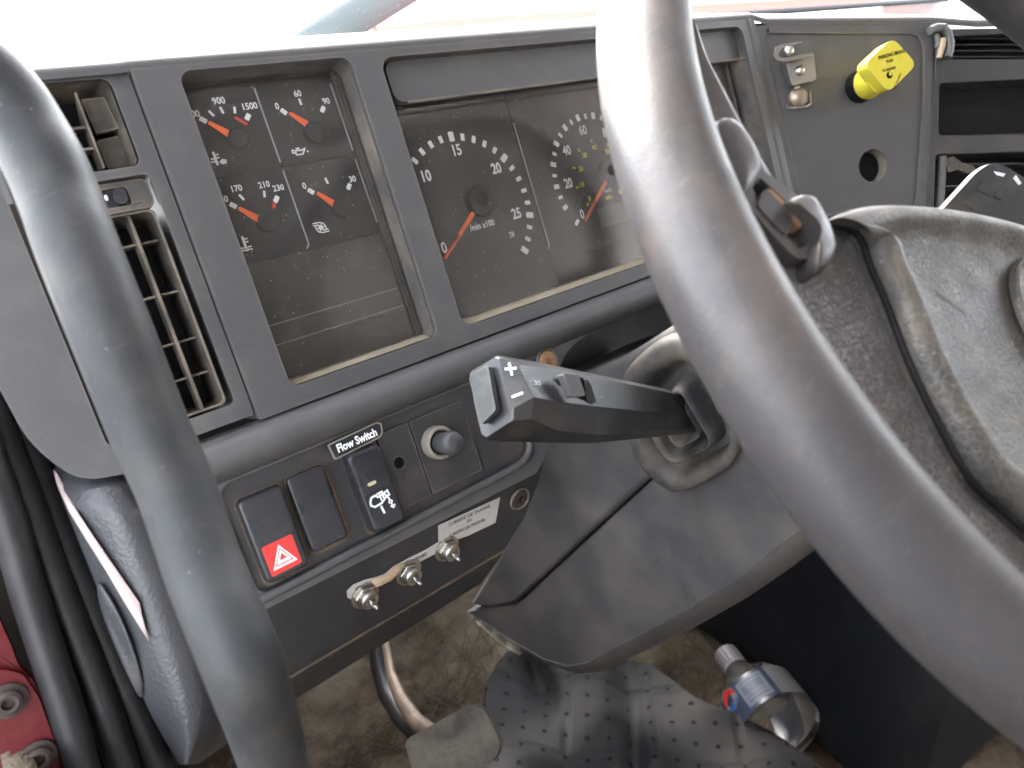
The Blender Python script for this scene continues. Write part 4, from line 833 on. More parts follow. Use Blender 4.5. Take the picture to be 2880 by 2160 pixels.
# rubber boot round the stalk
FB = Fr((UC-0.010, 0.16, -0.09), (0.22, 0, -1), (0.12, 1, 0))
op = [(1754, 1069), (1782, 1018), (1827, 976), (1872, 951), (1925, 943), (1985, 975), (2040, 1060), (2075, 1150), (2088, 1225), (2068, 1294), (2024, 1326), (1965, 1361), (1905, 1378), (1862, 1361), (1827, 1332), (1797, 1294), (1777, 1238), (1752, 1150)]
ring0 = ccat([FB.px(x/K, y/K, 0.0) for x, y in op], 3)
cB = FB.px(1945/K, 1180/K)
qd = rpoly([FB.px((1480+x/3.403)/K, (1000+y/3.403)/K, 0.0) for x, y in ((1445, 20), (1560, 40), (2010, 800), (1990, 900), (1500, 1160), (1330, 1120), (1130, 830), (1030, 480))], 0.010, 4)
def radial(poly, ang):
    best = 0; d = Vector((math.cos(ang), math.sin(ang)))
    for i in range(len(poly)):
        a = Vector(poly[i-1])-Vector(cB); b = Vector(poly[i])-Vector(cB); e = b-a; den = d.x*e.y-d.y*e.x
        if abs(den) < 1e-12: continue
        t = (a.x*e.y-a.y*e.x)/den; u_ = (a.x*d.y-a.y*d.x)/den
        if t > 0 and -1e-6 <= u_ <= 1+1e-6: best = max(best, t)
    return best
def bring(s_, h, dx=0, dy=0):
    out = []; k = min(1.0, (1-s_)/0.30)
    for x, y in ring0:
        v = Vector((x-cB[0], y-cB[1])); r0_ = v.length; ang = math.atan2(v.y, v.x); rq = radial(qd, ang) or r0_
        r_ = (r0_*(1-k) + rq*1.04*k)*s_; out.append(FB.p(cB[0]+dx+math.cos(ang)*r_, cB[1]+dy+math.sin(ang)*r_, h))
    return out
g = MB(); g.loft([bring(1.0, 0.006), bring(1.0, -0.002), bring(0.97, -0.0042), bring(0.91, -0.0050), bring(0.85, -0.0036), bring(0.81, 0.0030), bring(0.77, 0.0080), bring(0.71, 0.0082), bring(0.67, 0.0030), bring(0.64, -0.0060), bring(0.60, -0.0105), bring(0.55, -0.0108), bring(0.51, -0.0070), bring(0.475, 0.0040), bring(0.43, 0.0065), bring(0.40, 0.0020), bring(0.37, -0.0060), bring(0.33, -0.0095), bring(0.29, -0.0090), bring(0.25, 0.0040), bring(0.15, 0.010)], False, True)
build(g, 'stalk_boot', M['rubber'], label='dusty black ribbed rubber boot where the control stalk enters the steering column', cat='boot', smooth=80)
# ------------------------------------------------------------------ control stalk
ST = thing('control_stalk', 'chunky black control stalk with plus and minus marks and a grey end button', 'control stalk', at(1620, 900, 0.42))

def pring(l): return [at(x, y, d) for x, y, d in l]
R_ = [
 [(1014, 808, .311), (1070, 771, .304), (1078, 774, .302), (1101, 896, .297), (1096, 914, .297), (1050, 945, .302), (1040, 938, .304), (1024, 870, .308)],
 [(1020, 800, .313), (1074, 768, .306), (1090, 772, .303), (1110, 882, .296), (1108, 908, .296), (1053, 950, .303), (1044, 950, .306), (1026, 870, .311)],
 [(1045, 792, .318), (1090, 770, .309), (1118, 788, .301), (1153, 858, .297), (1148, 905, .299), (1082, 953, .307), (1060, 953, .313), (1046, 870, .320)],
 [(1150, 792, .335), (1175, 785, .324), (1188, 797, .316), (1206, 868, .312), (1204, 930, .315), (1176, 956, .323), (1165, 956, .331), (1150, 875, .338)],
 [(1262, 812, .360), (1280, 807, .350), (1288, 816, .342), (1300, 880, .339), (1298, 940, .343), (1282, 957, .350), (1270, 957, .358), (1262, 890, .364)],
 [(1415, 842, .398), (1429, 838, .390), (1434, 845, .384), (1440, 893, .382), (1440, 928, .385), (1430, 943, .392), (1420, 942, .399), (1412, 895, .402)],
 [(1490, 862, .425), (1500, 856, .418), (1506, 862, .414), (1512, 902, .412), (1512, 924, .414), (1504, 932, .420), (1494, 932, .426), (1488, 900, .428)],
 [(1545, 880, .446), (1550, 876, .441), (1554, 880, .438), (1558, 903, .437), (1558, 913, .438), (1554, 918, .441), (1548, 918, .445), (1543, 900, .448)]]
# close to straight facets: rings become one lofted body
g = MB(); g.loft([pring(r) for r in R_]); build(g, 'stalk_body', M['stalk'], ST, bev=0.0014, seg=3, bang=18, smooth=30)
def dring(pts, d): return [at(x, y, d) for x, y in pts]
# grey rocker button on the end face
e = [at(1017, 811, .3095), at(1067, 779, .3025), at(1086, 894, .2965), at(1046, 930, .3015)]
def quad_plate(g, q, th, rad=0.0012, raise_=0.0):
    o = (q[0]+q[1]+q[2]+q[3])/4; x = (q[1]-q[0]+q[2]-q[3]); y = (q[3]-q[0]+q[2]-q[1]); F = Fr(o, x, y)
    if F.z.dot(R2) < 0: F = Fr(o, x, -y)
    pl = rpoly([((p-o).dot(F.x), (p-o).dot(F.y)) for p in q], rad, 4); g.plate(F, pl, th, raise_-th if raise_ < 0 else -th); return F
g = MB(); q = [at(1022, 817, .3090), at(1062, 789, .3025), at(1081, 887, .2970), at(1048, 919, .3015)]; quad_plate(g, q, 0.0028, 0.0015); build(g, 'end_button', M['stalkbtn'], ST, bev=0.0008, seg=3)
# sliding set switch and its slot
g = MB(); q = [at(1205, 811, .3165), at(1257, 816, .3285), at(1281, 868, .3345), at(1228, 860, .3210)]; F = quad_plate(g, q, 0.0006, 0.0006); build(g, 'slot', M['black'], ST)
g = MB(); q = [at(1203, 811, .3125), at(1236, 812, .3185), at(1251, 858, .3195), at(1222, 860, .3130)]; quad_plate(g, q, 0.0040, 0.0008); build(g, 'set_slider', M['sliderc'], ST, bev=0.0007)
g = MB(); q = [at(1262, 818, .3280), at(1271, 830, .3310), at(1284, 869, .3350), at(1264, 866, .3310)]; quad_plate(g, q, 0.0016, 0.0004); build(g, 'slot_ramp', M['stalkbtn'], ST)
# plus, minus and lettering
o = (at(1118, 800, .2990)+at(1100, 880, .2965))/2
q = [at(1085, 778, .3000), at(1119, 790, .2985), at(1150, 860, .2950), at(1108, 890, .2945)]
o = (q[0]+q[1]+q[2]+q[3])/4; FP = Fr(o, q[2]-q[3]+q[1]-q[0], q[3]-q[0]+q[2]-q[1])
def cross_at(x, y): return FP.px(x, y, -0.0006)
g = MB(); c0 = cross_at(1101, 798)
for a_, b_ in (((1092, 797), (1114, 795)), ((1100, 785), (1106, 809)), ((1107, 857), (1128, 849))):
    g.line(FP, [FP.px(*a_, -0.0016), FP.px(*b_, -0.0016)], 0.0009, -0.0016)
build(g, 'plus_minus_mark', M['white'], ST, smooth=0)
q = [at(1125, 800, .3045), at(1195, 805, .3145), at(1203, 840, .3125), at(1145, 840, .3015)]
o = (q[0]+q[1]+q[2]+q[3])/4; FP = Fr(o, q[1]-q[0]+q[2]-q[3], q[3]-q[0]+q[2]-q[1])
g = MB(); cc = FP.px(1156, 825, -0.002); g.text(FP, 'SET', 0.0030, cc[0], cc[1], -0.0016, math.pi, 1.5, 0.0); build(g, 'worn_lettering', M['dimwhite'], ST, smooth=0)

# ------------------------------------------------------------------ steering wheel
SW = thing('steering_wheel', 'large worn black steering wheel with leatherette spoke and padded hub', 'steering wheel', CW)
RM = 0.2112
def wc(ang, rad=RM, h=0.0): return FW.p(rad*math.cos(ang), rad*math.sin(ang), h)
path = []; rad = []
for i in range(160):
    a = 2*math.pi*i/160; path.append(wc(a)); rad.append(0.0157 + 0.0012*math.exp(-((((a-2.75+math.pi) % (2*math.pi))-math.pi)/0.5)**2))
g = MB(); g.tube(path, rad, 26, up=tuple(NW), ky=1.04, closed=True); build(g, 'rim', M['rim'], SW, smooth=80)
def wl(x, y, h=0.0): return FW.px(x, y, h)
# left spoke, flaring along the rim
spo = [(1560, 170), (1600, 250), (1640, 330), (1690, 395), (1722, 432), (1760, 430), (1800, 468), (1850, 510), (1890, 560), (1950, 660), (2020, 840), (2090, 980), (2190, 1080), (2260, 1130), (2260, 1260), (2160, 1215), (2050, 1110), (1960, 1010), (1880, 900), (1790, 770), (1720, 660), (1650, 560), (1600, 440), (1570, 330), (1545, 230)]
H = 0.0035
pl = rpoly([wl(x, y, H) for x, y in spo], 0.004, 3)
def dome(g, F, pts, levels, cx=None, cy=None):
    cx = cx if cx is not None else sum(p[0] for p in pts)/len(pts); cy = cy if cy is not None else sum(p[1] for p in pts)/len(pts)
    g.loft([[F.p(cx+(x-cx)*s_, cy+(y-cy)*s_, h) for x, y in pts] for s_, h in levels])
def offset_poly(pts, d):
    n = len(pts); out = []; sg = 1 if area(pts) > 0 else -1
    for i in range(n):
        a = Vector(pts[i-1]); b = Vector(pts[i]); c = Vector(pts[(i+1) % n])
        t = (c-a); t.normalize(); nn_ = Vector((-t.y, t.x))*sg; q = b+nn_*d; out.append((q.x, q.y))
    return out
stn = [((1470, 20), (1506, 60)), ((1482, 90), (1528, 125)), ((1500, 160), (1560, 185)), ((1520, 250), (1604, 262)), ((1545, 330), (1646, 335)), ((1565, 400), (1688, 398)), ((1590, 460), (1724, 432)), ((1625, 520), (1775, 455)), ((1650, 570), (1850, 500)), ((1690, 650), (1920, 580)), ((1730, 740), (1970, 690)), ((1790, 830), (2030, 800)), ((1850, 920), (2090, 920)), ((1930, 1010), (2150, 1030)), ((2020, 1100), (2230, 1110)), ((2120, 1190), (2320, 1190)), ((2250, 1290), (2440, 1280)), ((2420, 1400), (2600, 1360))]
sm = catmull([Vector((a[0], a[1], b[0])) for a, b in stn], 4); sb_ = catmull([Vector(b) for a, b in stn], 4)
rows = []
for qa, qb in zip(sm, sb_):
    row = []
    for t_k, h in ((0.0, 0.004), (0.25, 0.0035), (0.5, 0.0035), (0.75, 0.003), (0.90, 0.0034), (0.96, 0.0046), (0.99, 0.0072), (1.0, 0.0105), (0.99, 0.016), (0.9, 0.020)):
        x = qa.x+(qb.x-qa.x)*t_k; y = qa.y+(qb.y-qa.y)*t_k; a_, b_ = wl(x, y, 0.004); row.append(FW.p(a_, b_, h))
    rows.append(row)
g = MB(); g.loft(rows[:31], False, False, closed=False); build(g, 'spoke_flare', M['spoke_smooth'], SW, smooth=70)
g = MB(); g.loft(rows[30:], False, False, closed=False); build(g, 'spoke', M['leather'], SW, smooth=70)
g = MB(); g.loft([[FW.p(-(p-CW).dot(FW.x), (p-CW).dot(FW.y), (p-CW).dot(FW.z)) for p in row] for row in rows[34:]], False, False, closed=False); build(g, 'spoke', M['leather'], SW, smooth=70)
# hub pad: raised border roll then a gently hollow middle
pad = [(1798, 470), (1838, 452), (1900, 444), (2000, 448), (2110, 465), (2212, 492), (2420, 560), (2650, 700), (2900, 1000), (2700, 1300), (2420, 1290), (2300, 1190), (2200, 1100), (2125, 1030), (2060, 920), (1990, 780), (1935, 640), (1900, 560), (1880, 505), (1850, 482)]
HP_ = -0.004
pp = ccat([wl(x, y, HP_) for x, y in pad], 5)
cx = sum(p[0] for p in pp)/len(pp); cy = sum(p[1] for p in pp)/len(pp)
rings = [[FW.p(cx+(x-cx)*s_, cy+(y-cy)*s_, HP_+h) for x, y in pp] for s_, h in ((1, 0.030), (1, 0.003), (0.996, 0.0008), (0.986, -0.0010), (0.965, -0.0024), (0.935, -0.0034), (0.90, -0.0040), (0.87, -0.0040), (0.845, -0.0030), (0.82, -0.0008), (0.79, 0.0012), (0.75, 0.0020), (0.5, 0.0030), (0.2, 0.003))]
g = MB(); g.loft(rings); build(g, 'hub_pad', M['hub'], SW, smooth=70)
hb = FW.px(2340, 720, HP_)
g = MB(); g.lathe(FW, [(0.036, HP_+0.002), (0.0355, HP_-0.0005), (0.0345, HP_-0.0010), (0.0335, HP_+0.0005), (0.0320, HP_+0.003), (0.0001, HP_+0.004)], 48, hb[0], hb[1]); build(g, 'horn_button', M['hub'], SW)
# dark seam where the pad meets the spoke
sm_ = [(cx+(x-cx)*1.009, cy+(y-cy)*1.009) for x, y in (pp[58:100]+pp[0:8])]
g = MB(); g.tube([FW.p(a, b, -0.0006) for a, b in sm_], 0.0012, 8); build(g, 'seam', M['black'], SW, smooth=80)
# thumb grip, switch housing and its rocker on the spoke
def sdome(name, px, lv, m, h0=0.0, n=4):
    o = ccat([wl(x, y, h0) for x, y in px], n); cx = sum(p[0] for p in o)/len(o); cy = sum(p[1] for p in o)/len(o)
    g = MB(); g.loft([[FW.p(cx+(x-cx)*k, cy+(y-cy)*k, h) for x, y in o] for k, h in lv]); return build(g, name, m, SW, smooth=80)
sdome('thumb_grip', ((1548, 262), (1566, 254), (1592, 272), (1618, 308), (1638, 348), (1642, 380), (1630, 402), (1606, 432), (1585, 415), (1563, 350), (1550, 300)), ((1, 0.012), (1, -0.001), (0.95, -0.0035), (0.85, -0.0052), (0.6, -0.0062), (0.3, -0.0065)), M['spoke_smooth'], -0.003)
ho = rpoly([wl(x, y, -0.001) for x, y in ((1600, 398), (1640, 366), (1700, 405), (1760, 468), (1774, 512), (1756, 556), (1722, 566), (1662, 504), (1610, 440))], 0.004, 5)
hi = rpoly([wl(x, y, -0.001) for x, y in ((1622, 402), (1641, 386), (1746, 486), (1744, 532), (1722, 540), (1634, 444))], 0.0015, 3)
g = MB(); g.plate(FW, ho, 0.012, -0.0015, holes=[hi]); build(g, 'switch_housing', M['spoke_smooth'], SW, bev=0.0012, seg=3)
g = MB(); g.plate(FW, [(a, b) for a, b in ho], 0.002, 0.0075); build(g, 'switch_well', M['black'], SW)
g = MB(); rk = rpoly([wl(x, y, -0.003) for x, y in ((1650, 412), (1662, 405), (1716, 462), (1713, 496), (1700, 504), (1656, 458), (1640, 440))], 0.0010, 3); g.plate(FW, rk, 0.009, -0.0022); build(g, 'rocker_button', M['switch'], SW, bev=0.0012, seg=3)
g = MB(); rk = rpoly([wl(x, y, -0.003) for x, y in ((1664, 398), (1682, 404), (1722, 446), (1742, 478), (1738, 486), (1716, 462))], 0.0008, 3); g.plate(FW, rk, 0.006, -0.0012); build(g, 'rusty_clip', M['rust'], SW, bev=0.0005)
sdome('spoke_ear', ((1700, 436), (1722, 422), (1746, 426), (1768, 458), (1790, 505), (1800, 550), (1786, 578), (1762, 588), (1752, 560), (1762, 520), (1748, 484), (1722, 458)), ((1, 0.010), (1, -0.0015), (0.94, -0.0040), (0.84, -0.0056), (0.6, -0.0062)), M['spoke_smooth'], -0.003)

# ------------------------------------------------------------------ right hand stalk
FX = Fr(at(2110, 415, 0.60), R0*0.85-R1*0.5, R1*0.9+R0*0.4+R2*0.2)
def fx(l, h=0): return [FX.px(x, y, h) for x, y in l]
t = thing('wiper_stalk', 'dark paddle shaped stalk with two white marks and raised pads, right of the hub', 'control stalk', at(2110, 415, 0.60))
g = MB(); g.plate(FX, rpoly(fx(((2020, 470), (2110, 372), (2140, 352), (2168, 356), (2290, 432), (2290, 470), (2190, 490), (2130, 560), (1960, 560))), [0.002, 0.004, 0.008, 0.008, 0.003, 0.003, 0.01, 0, 0], 5), 0.006); build(g, 'paddle', M['knobgrey'], t, bev=0.002, seg=4)
for l in (((2108, 408), (2122, 392), (2150, 406), (2138, 424)), ((2144, 424), (2158, 408), (2172, 418), (2164, 434)), ((2080, 440), (2094, 424), (2128, 440), (2114, 464))):
    g = MB(); g.plate(FX, rpoly(fx(l), 0.0015, 3), 0.004, -0.0012); build(g, 'raised_pad', M['knobgrey'], t, bev=0.0007)
for l in (((2146, 370), (2171, 375), (2167, 382), (2152, 378)), ((2188, 385), (2194, 378), (2206, 396), (2200, 400))):
    g = MB(); g.plate(FX, fx(l), 0.0006, -0.0004); build(g, 'white_mark', M['white'], t)

g = MB(); g.tube([Vector((0.17, 0.17, -0.09)), Vector((0.20, 0.165, -0.10)), at(2060, 520, .600), at(2085, 470, .606)], [0.012, 0.010, 0.009, 0.008], 12); build(g, 'stem', M['stalk'], t)
# ------------------------------------------------------------------ yellow brake knob, latch bracket
t = thing('parking_brake_knob', 'yellow diamond shaped knob with small black lettering', 'knob', FR.p(*FR.px(1886, 183)))
HB = 0.034
cK = FR.px(1924, 141, -HB)
dia = rpoly([FR.px(x, y, -HB) for x, y in ((1929, 81), (1981, 139), (1919, 201), (1867, 138))], 0.0075, 6)
g = MB(); g.plate(FR, dia, 0.013, -HB); build(g, 'handle', M['yellow'], t, bev=0.0025, seg=4)
sb = (cK[0]-0.0035, cK[1]+0.006)
g = MB(); g.lathe(FR, [(0.012, -HB+0.010), (0.0110, -HB+0.014), (0.0125, -HB+0.018), (0.0130, -0.0085), (0.010, -0.008)], 30, *sb); build(g, 'stem', M['yellow'], t)
g = MB(); g.lathe(FR, [(0.0118, -0.010), (0.0128, -0.002), (0.0135, 0.002), (0.011, 0.003)], 30, *sb); build(g, 'collar', M['black'], t)
g = MB()
for s_, x, y, sz in (('PARKING BRAKE', 1926, 118, 0.0052), ('PUSH', 1922, 132, 0.0042), ('TO RELEASE', 1920, 150, 0.0036)):
    q = FR.px(x, y, -HB); g.text(FR, s_, sz*0.8, q[0], q[1], -HB-0.0002, 0.0, 0.8, 0.01)
q = FR.px(1919, 163, -HB); g.plate(FR, circ(q[0]+0.001, q[1], 0.0028, 16), 0.0003, -HB-0.0002, holes=[circ(q[0]+0.002, q[1]-0.0008, 0.0016, 12)])
q = FR.px(1938, 176, -HB); g.text(FR, 'PULL TO APPLY', 0.0026, q[0], q[1], -HB-0.0002, -0.85, 0.8, 0)
build(g, 'lettering', M['black'], t, smooth=0)
def ra(x, y, h): return FR.px((2150+x/3.318)/K, (80+y/3.318)/K, h)
t = thing('latch_bracket', 'bent metal latch bracket with round studs on the control panel', 'bracket', FR.p(*ra(300, 400, 0)))
g = MB(); g.plate(FR, rpoly([ra(*p, -0.006) for p in ((195, 300), (300, 262), (462, 245), (484, 470), (470, 485), (255, 535))], 0.0015, 3), 0.006, -0.006); build(g, 'plate', M['alu'], t, bev=0.001)
g = MB(); g.plate(FR, rpoly([ra(*p, -0.014) for p in ((88, 250), (110, 170), (150, 150), (350, 118), (352, 142), (190, 170), (150, 200), (130, 250), (160, 280), (455, 225), (462, 252), (190, 312), (105, 300))], 0.001, 3), 0.002, -0.014); build(g, 'hook', M['alu'], t, bev=0.0006)
g = MB(); p0 = ra(300, 280, -0.006); p1 = ra(300, 262, -0.013); g.add([FR.p(*ra(190, 300, -0.006), -0.006), FR.p(*ra(462, 248, -0.006), -0.006), FR.p(*ra(455, 232, -0.014), -0.014), FR.p(*ra(180, 292, -0.014), -0.014)], [(0, 1, 2, 3)]); build(g, 'flange', M['alu'], t, solid=0.001)
for x, y, r, h in ((330, 395, 0.0042, -0.006), (225, 215, 0.0042, -0.006)):
    c = ra(x, y, h); g = MB(); g.lathe(FR, [(r, h+0.001), (r, h-0.0015), (r*0.7, h-0.0032), (r*0.3, h-0.004), (0.0001, h-0.0042)], 22, *c); build(g, 'stud', M['steel'], t)
t = thing('indicator_bulb', 'small round brownish lamp in a metal clip below the latch bracket', 'lamp', FR.p(*ra(330, 650, 0)))
g = MB(); c = ra(320, 645, 0); g.lathe(FR, [(0.0085, 0.002), (0.0085, -0.001), (0.006, -0.0045), (0.003, -0.006), (0.0001, -0.0065)], 26, *c); build(g, 'lamp_body', M['brass'], t)
g = MB(); g.tube([FR.p(*ra(x, y, -0.001), -0.001) for x, y in ((225, 745), (330, 738), (400, 725), (432, 700), (430, 660), (425, 590))], 0.0009, 8); build(g, 'clip', M['alu'], t)
g = MB(); c = ra(290, 562, 0); g.lathe(FR, [(0.0028, 0.002), (0.0028, -0.002), (0.0001, -0.003)], 16, *c); build(g, 'rivet', M['steel'], t)

# ------------------------------------------------------------------ centre stack things
t = thing('air_vent', 'wide black slatted air vent at the top right corner above the radio slot', 'air vent', FR.p(*FR.px(2180, 105)), 'air vents in the dash')
for k in range(4):
    y0 = 82+k*13; g = MB(); g.loft([[FR.p(*FR.px(x, y0+dy, h), h) for dy, h in ((0, 0.002), (2.5, 0.001), (6.5, 0.010), (4, 0.012))] for x in (2050, 2440)]); build(g, 'slat', M['plastic_dark'], t)
t = thing('air_vent', 'broken dusty black air vent with cracked plastic beside the wiper stalk', 'air vent', FR.p(*FR.px(2080, 390)), 'air vents in the dash')
for y0 in (352, 400, 450):
    g = MB(); g.loft([[FR.p(*FR.px(x, y0+dy, h), h) for dy, h in ((0, 0.004), (4, 0.003), (9, 0.014), (6, 0.016))] for x in (2034, 2440)]); build(g, 'slat', M['plastic_dark'], t)
g = MB(); g.tube([FR.p(*FR.px(x, y, 0.003), 0.003) for x, y in ((2036, 338), (2033, 400), (2028, 470), (2020, 540))], 0.0035, 8); build(g, 'vane', M['plastic'], t)
g = MB(); g.plate(FR, [FR.px(x, y, 0.002) for x, y in ((2040, 344), (2060, 338), (2078, 352), (2102, 358), (2112, 372), (2088, 374), (2070, 366), (2050, 372))], 0.002, 0.002); build(g, 'cracked_flap', M['vent'], t)
# cable loop with bare wire at the panel corner
t = thing('cable_loop', 'grey cable loop with a bare tan wire end beside the top right vent', 'cable', FR.p(*FR.px(2040, 90)))
g = MB(); g.tube([FR.p(*FR.px(x, y, -0.004), -0.004) for x, y in ((2008, 66), (2022, 60), (2038, 60), (2048, 72), (2052, 95), (2050, 112), (2046, 124))], 0.0036, 10); build(g, 'sheath', M['cable'], t)
g = MB(); g.tube([FR.p(*FR.px(x, y, -0.004), -0.004) for x, y in ((2036, 84), (2034, 98), (2032, 112), (2028, 126))], [0.003, 0.0034, 0.0026, 0.002], 8); build(g, 'bare_wire', M['copper'], t)
g = MB(); g.tube([FR.p(*FR.px(x, y, -0.003), -0.003) for x, y in ((2022, 74), (2026, 88), (2024, 104))], 0.0024, 8); build(g, 'clip', M['cable'], t)

# ------------------------------------------------------------------ grab handle, pillar side
hp = [(-420, 20, 96), (-260, 55, 94), (-130, 102, 86), (-55, 146, 84), (8, 208, 82), (55, 278, 81), (95, 348, 81), (131, 432, 81), (169, 537, 82), (245, 727, 82), (321, 921, 80), (385, 1065, 79), (437, 1217, 80), (487, 1340, 82), (530, 1446, 82), (568, 1560, 75), (591, 1645, 70), (606, 1760, 68)]
hr_ = 0.0118; HPTS = catmull([Vector((x, y, r)) for x, y, r in hp], 5)
pth = []
for q in HPTS:
    d = FPX*hr_/(q.z*K); v = R0*((q.x*K-1440)/FPX) + R1*((q.y*K-1080)/FPX) + R2; pth.append(CAM + v*d)
g = MB(); g.tube(pth, hr_, 26, up=(0, 0, -1)); build(g, 'grab_handle', M['handle'], label='thick curved black grab handle running down the left side before the air vents', cat='grab handle', smooth=80)
# lower side trim with inset panel
FT2 = FA(-0.022)
TRI = thing('side_trim', 'grained black pillar trim below the dash end, tapering to a point at the bottom', 'trim panel', FT2.p(*FT2.P(-0.25, 0.15)))
tp = [(96, 930), (112, 1010), (150, 1110), (190, 1230), (240, 1360), (300, 1500), (345, 1600), (385, 1652), (420, 1648), (455, 1600), (600, 1600), (560, 1300), (420, 1180), (330, 990), (230, 1000)]
nx, ny = 14, 22
def trim_edge(t):   # left and right borders in px for t 0..1 down the trim
    L_ = catmull([Vector(p) for p in ((88, 925), (112, 1015), (160, 1140), (212, 1270), (268, 1400), (330, 1550), (388, 1652))], 6)
    Rr = catmull([Vector(p) for p in ((380, 925), (430, 1060), (490, 1200), (540, 1330), (560, 1450), (540, 1560), (430, 1650))], 6)
    k = t*(len(L_)-1); i = min(int(k), len(L_)-2); f = k-i
    return L_[i].lerp(L_[i+1], f), Rr[i].lerp(Rr[i+1], f)
def tdep(y, s_):
    k = max(0.0, min(1.0, (1090-y)/110.0)); k = k*k*(3-2*k)
    return -0.012 - 0.016*math.sin(math.pi*min(1, s_*1.25)) + 0.03*max(0, s_-0.55) + 0.024*k
rows = []
for j in range(ny+1):
    a, b = trim_edge(j/ny); row = []
    for i in range(nx+1):
        s_ = i/nx; p = a.lerp(b, s_); dep = tdep(p.y, s_)
        F = FA(dep); q = F.px(p.x, p.y); row.append(F.p(*q))
    rows.append(row)
g = MB(); g.loft(rows, False, False, closed=False); build(g, 'trim_shell', M['trim'], TRI, smooth=60)
g = MB(); lf = [r[0] for r in rows]; lb = [q+Vector((-0.001, 0, 0.03)) for q in lf]; g.loft([lf, lb], False, False, closed=False); build(g, 'trim_edge', M['trim'], TRI, smooth=60)
def trim_pt(x, y, lift):
    # nearest surface depth of the trim under this pixel
    best = None
    for j in range(ny+1):
        a, b = trim_edge(j/ny)
        if best is None or abs(a.y + (b.y-a.y)*0.3 - y) < best[0]: best = (abs(a.y + (b.y-a.y)*0.3 - y), a, b)
    a, b = best[1], best[2]; s_ = max(0.0, min(1.0, (x-a.x)/(b.x-a.x)))
    dep = tdep(y, s_) - lift
    F = FA(dep); return F.p(*F.px(x, y))
ins = [(206, 1262), (216, 1256), (232, 1274), (262, 1330), (290, 1400), (308, 1462), (312, 1500), (304, 1512), (290, 1490), (262, 1430), (236, 1370), (214, 1310)]
g = MB(); g.loft([[trim_pt(x, y, 0.0008) for x, y in ins], [trim_pt(260+(x-260)*0.93, 1385+(y-1385)*0.95, 0.0034) for x, y in ins], [trim_pt(260+(x-260)*0.4, 1385+(y-1385)*0.5, 0.0034) for x, y in ins]], False, True); build(g, 'inset_panel', M['trim'], TRI, sub=1)
t_ = [(113, 1012), (122, 1022), (170, 1112), (222, 1190), (272, 1262), (300, 1302), (306, 1330), (322, 1386), (300, 1352), (268, 1300), (228, 1232), (186, 1166), (148, 1104), (124, 1050)]
g = MB(); g.add([trim_pt(x, y, 0.0022) for x, y in t_], [tuple(range(len(t_)))]); build(g, 'pale_pink_strip', M['band'], label='thin pale pink sliver along the left pillar trim', cat='band', solid=0.0004)  # thin pale pink sheet laid on the trim
# rubber door seals
def seal(px_list, r, dep, label, m=M['seal']):
    g = MB(); g.tube([FA(d).p(*FA(d).px(x, y)) for (x, y), d in px_list], r, 14, ky=1.2, up=(0, 0, -1)); return build(g, 'door_seal', m, label=label, cat='door seal', group='rubber door seals', smooth=80)
def sl(pts, d): return [((q.x, q.y), d) for q in catmull([Vector(p) for p in pts], 5)]
seal(sl(((-30, 700), (30, 900), (80, 1040), (140, 1190), (205, 1340), (262, 1470), (330, 1630), (380, 1760)), 0.006), 0.0075, 0, 'rubber door seal lying closest to the pillar trim')
seal(sl(((-40, 830), (10, 960), (60, 1090), (110, 1230), (160, 1360), (210, 1490), (262, 1640), (300, 1780)), -0.002), 0.0070, 0, 'middle ribbed rubber door seal at the lower left')
seal(sl(((-60, 900), (-20, 1010), (20, 1130), (65, 1290), (110, 1430), (152, 1560), (182, 1680), (200, 1780)), -0.012), 0.0068, 0, 'rubber door seal touching the red bodywork')
g = MB(); g.plate(FA(0.020), [FA(0.02).px(x, y) for x, y in ((-200, 500), (60, 700), (140, 900), (460, 1700), (300, 1900), (-200, 1900))], 0.01); build(g, 'door_pillar', M['darkwall'], label='dark door pillar behind the rubber seals', cat='pillar')
# red door frame with bolts
FD = FA(-0.010)
t = thing('door_frame', 'red painted body edge with two dirty bolts at the bottom left corner', 'bodywork', FD.p(*FD.px(50, 1550)))
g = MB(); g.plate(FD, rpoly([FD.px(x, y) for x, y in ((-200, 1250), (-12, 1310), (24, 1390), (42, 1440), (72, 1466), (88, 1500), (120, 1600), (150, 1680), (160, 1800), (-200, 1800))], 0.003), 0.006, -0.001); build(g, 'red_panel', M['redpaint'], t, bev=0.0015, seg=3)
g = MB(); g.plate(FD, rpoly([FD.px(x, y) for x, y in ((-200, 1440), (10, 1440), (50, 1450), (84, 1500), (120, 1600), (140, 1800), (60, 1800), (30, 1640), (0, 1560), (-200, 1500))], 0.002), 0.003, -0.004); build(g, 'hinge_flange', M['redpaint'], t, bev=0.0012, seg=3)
for x, y, r in ((18, 1512, 0.0070), (84, 1632, 0.0066)):
    c = FD.px(x, y, -0.004); g = MB(); g.lathe(FD, [(r, -0.004), (r, -0.0056), (r*0.72, -0.0062), (r*0.70, -0.0090), (r*0.52, -0.0100), (r*0.34, -0.0098), (r*0.30, -0.0072), (0.0001, -0.0070)], 24, *c); build(g, 'bolt', M['bolt'], t)

# ------------------------------------------------------------------ footwell
def onz(x, y, z):          # point where the view ray meets the world height z
    d = ray(x, y); wd = W(d); wc_ = W(CAM); k = (z-wc_.z)/wd.z; return CAM + d*k
g = MB(); kv = [onz(x, y, FLOOR) for x, y in ((420, 1300), (700, 1300), (760, 1480), (820, 1720), (860, 1900), (300, 1900))]
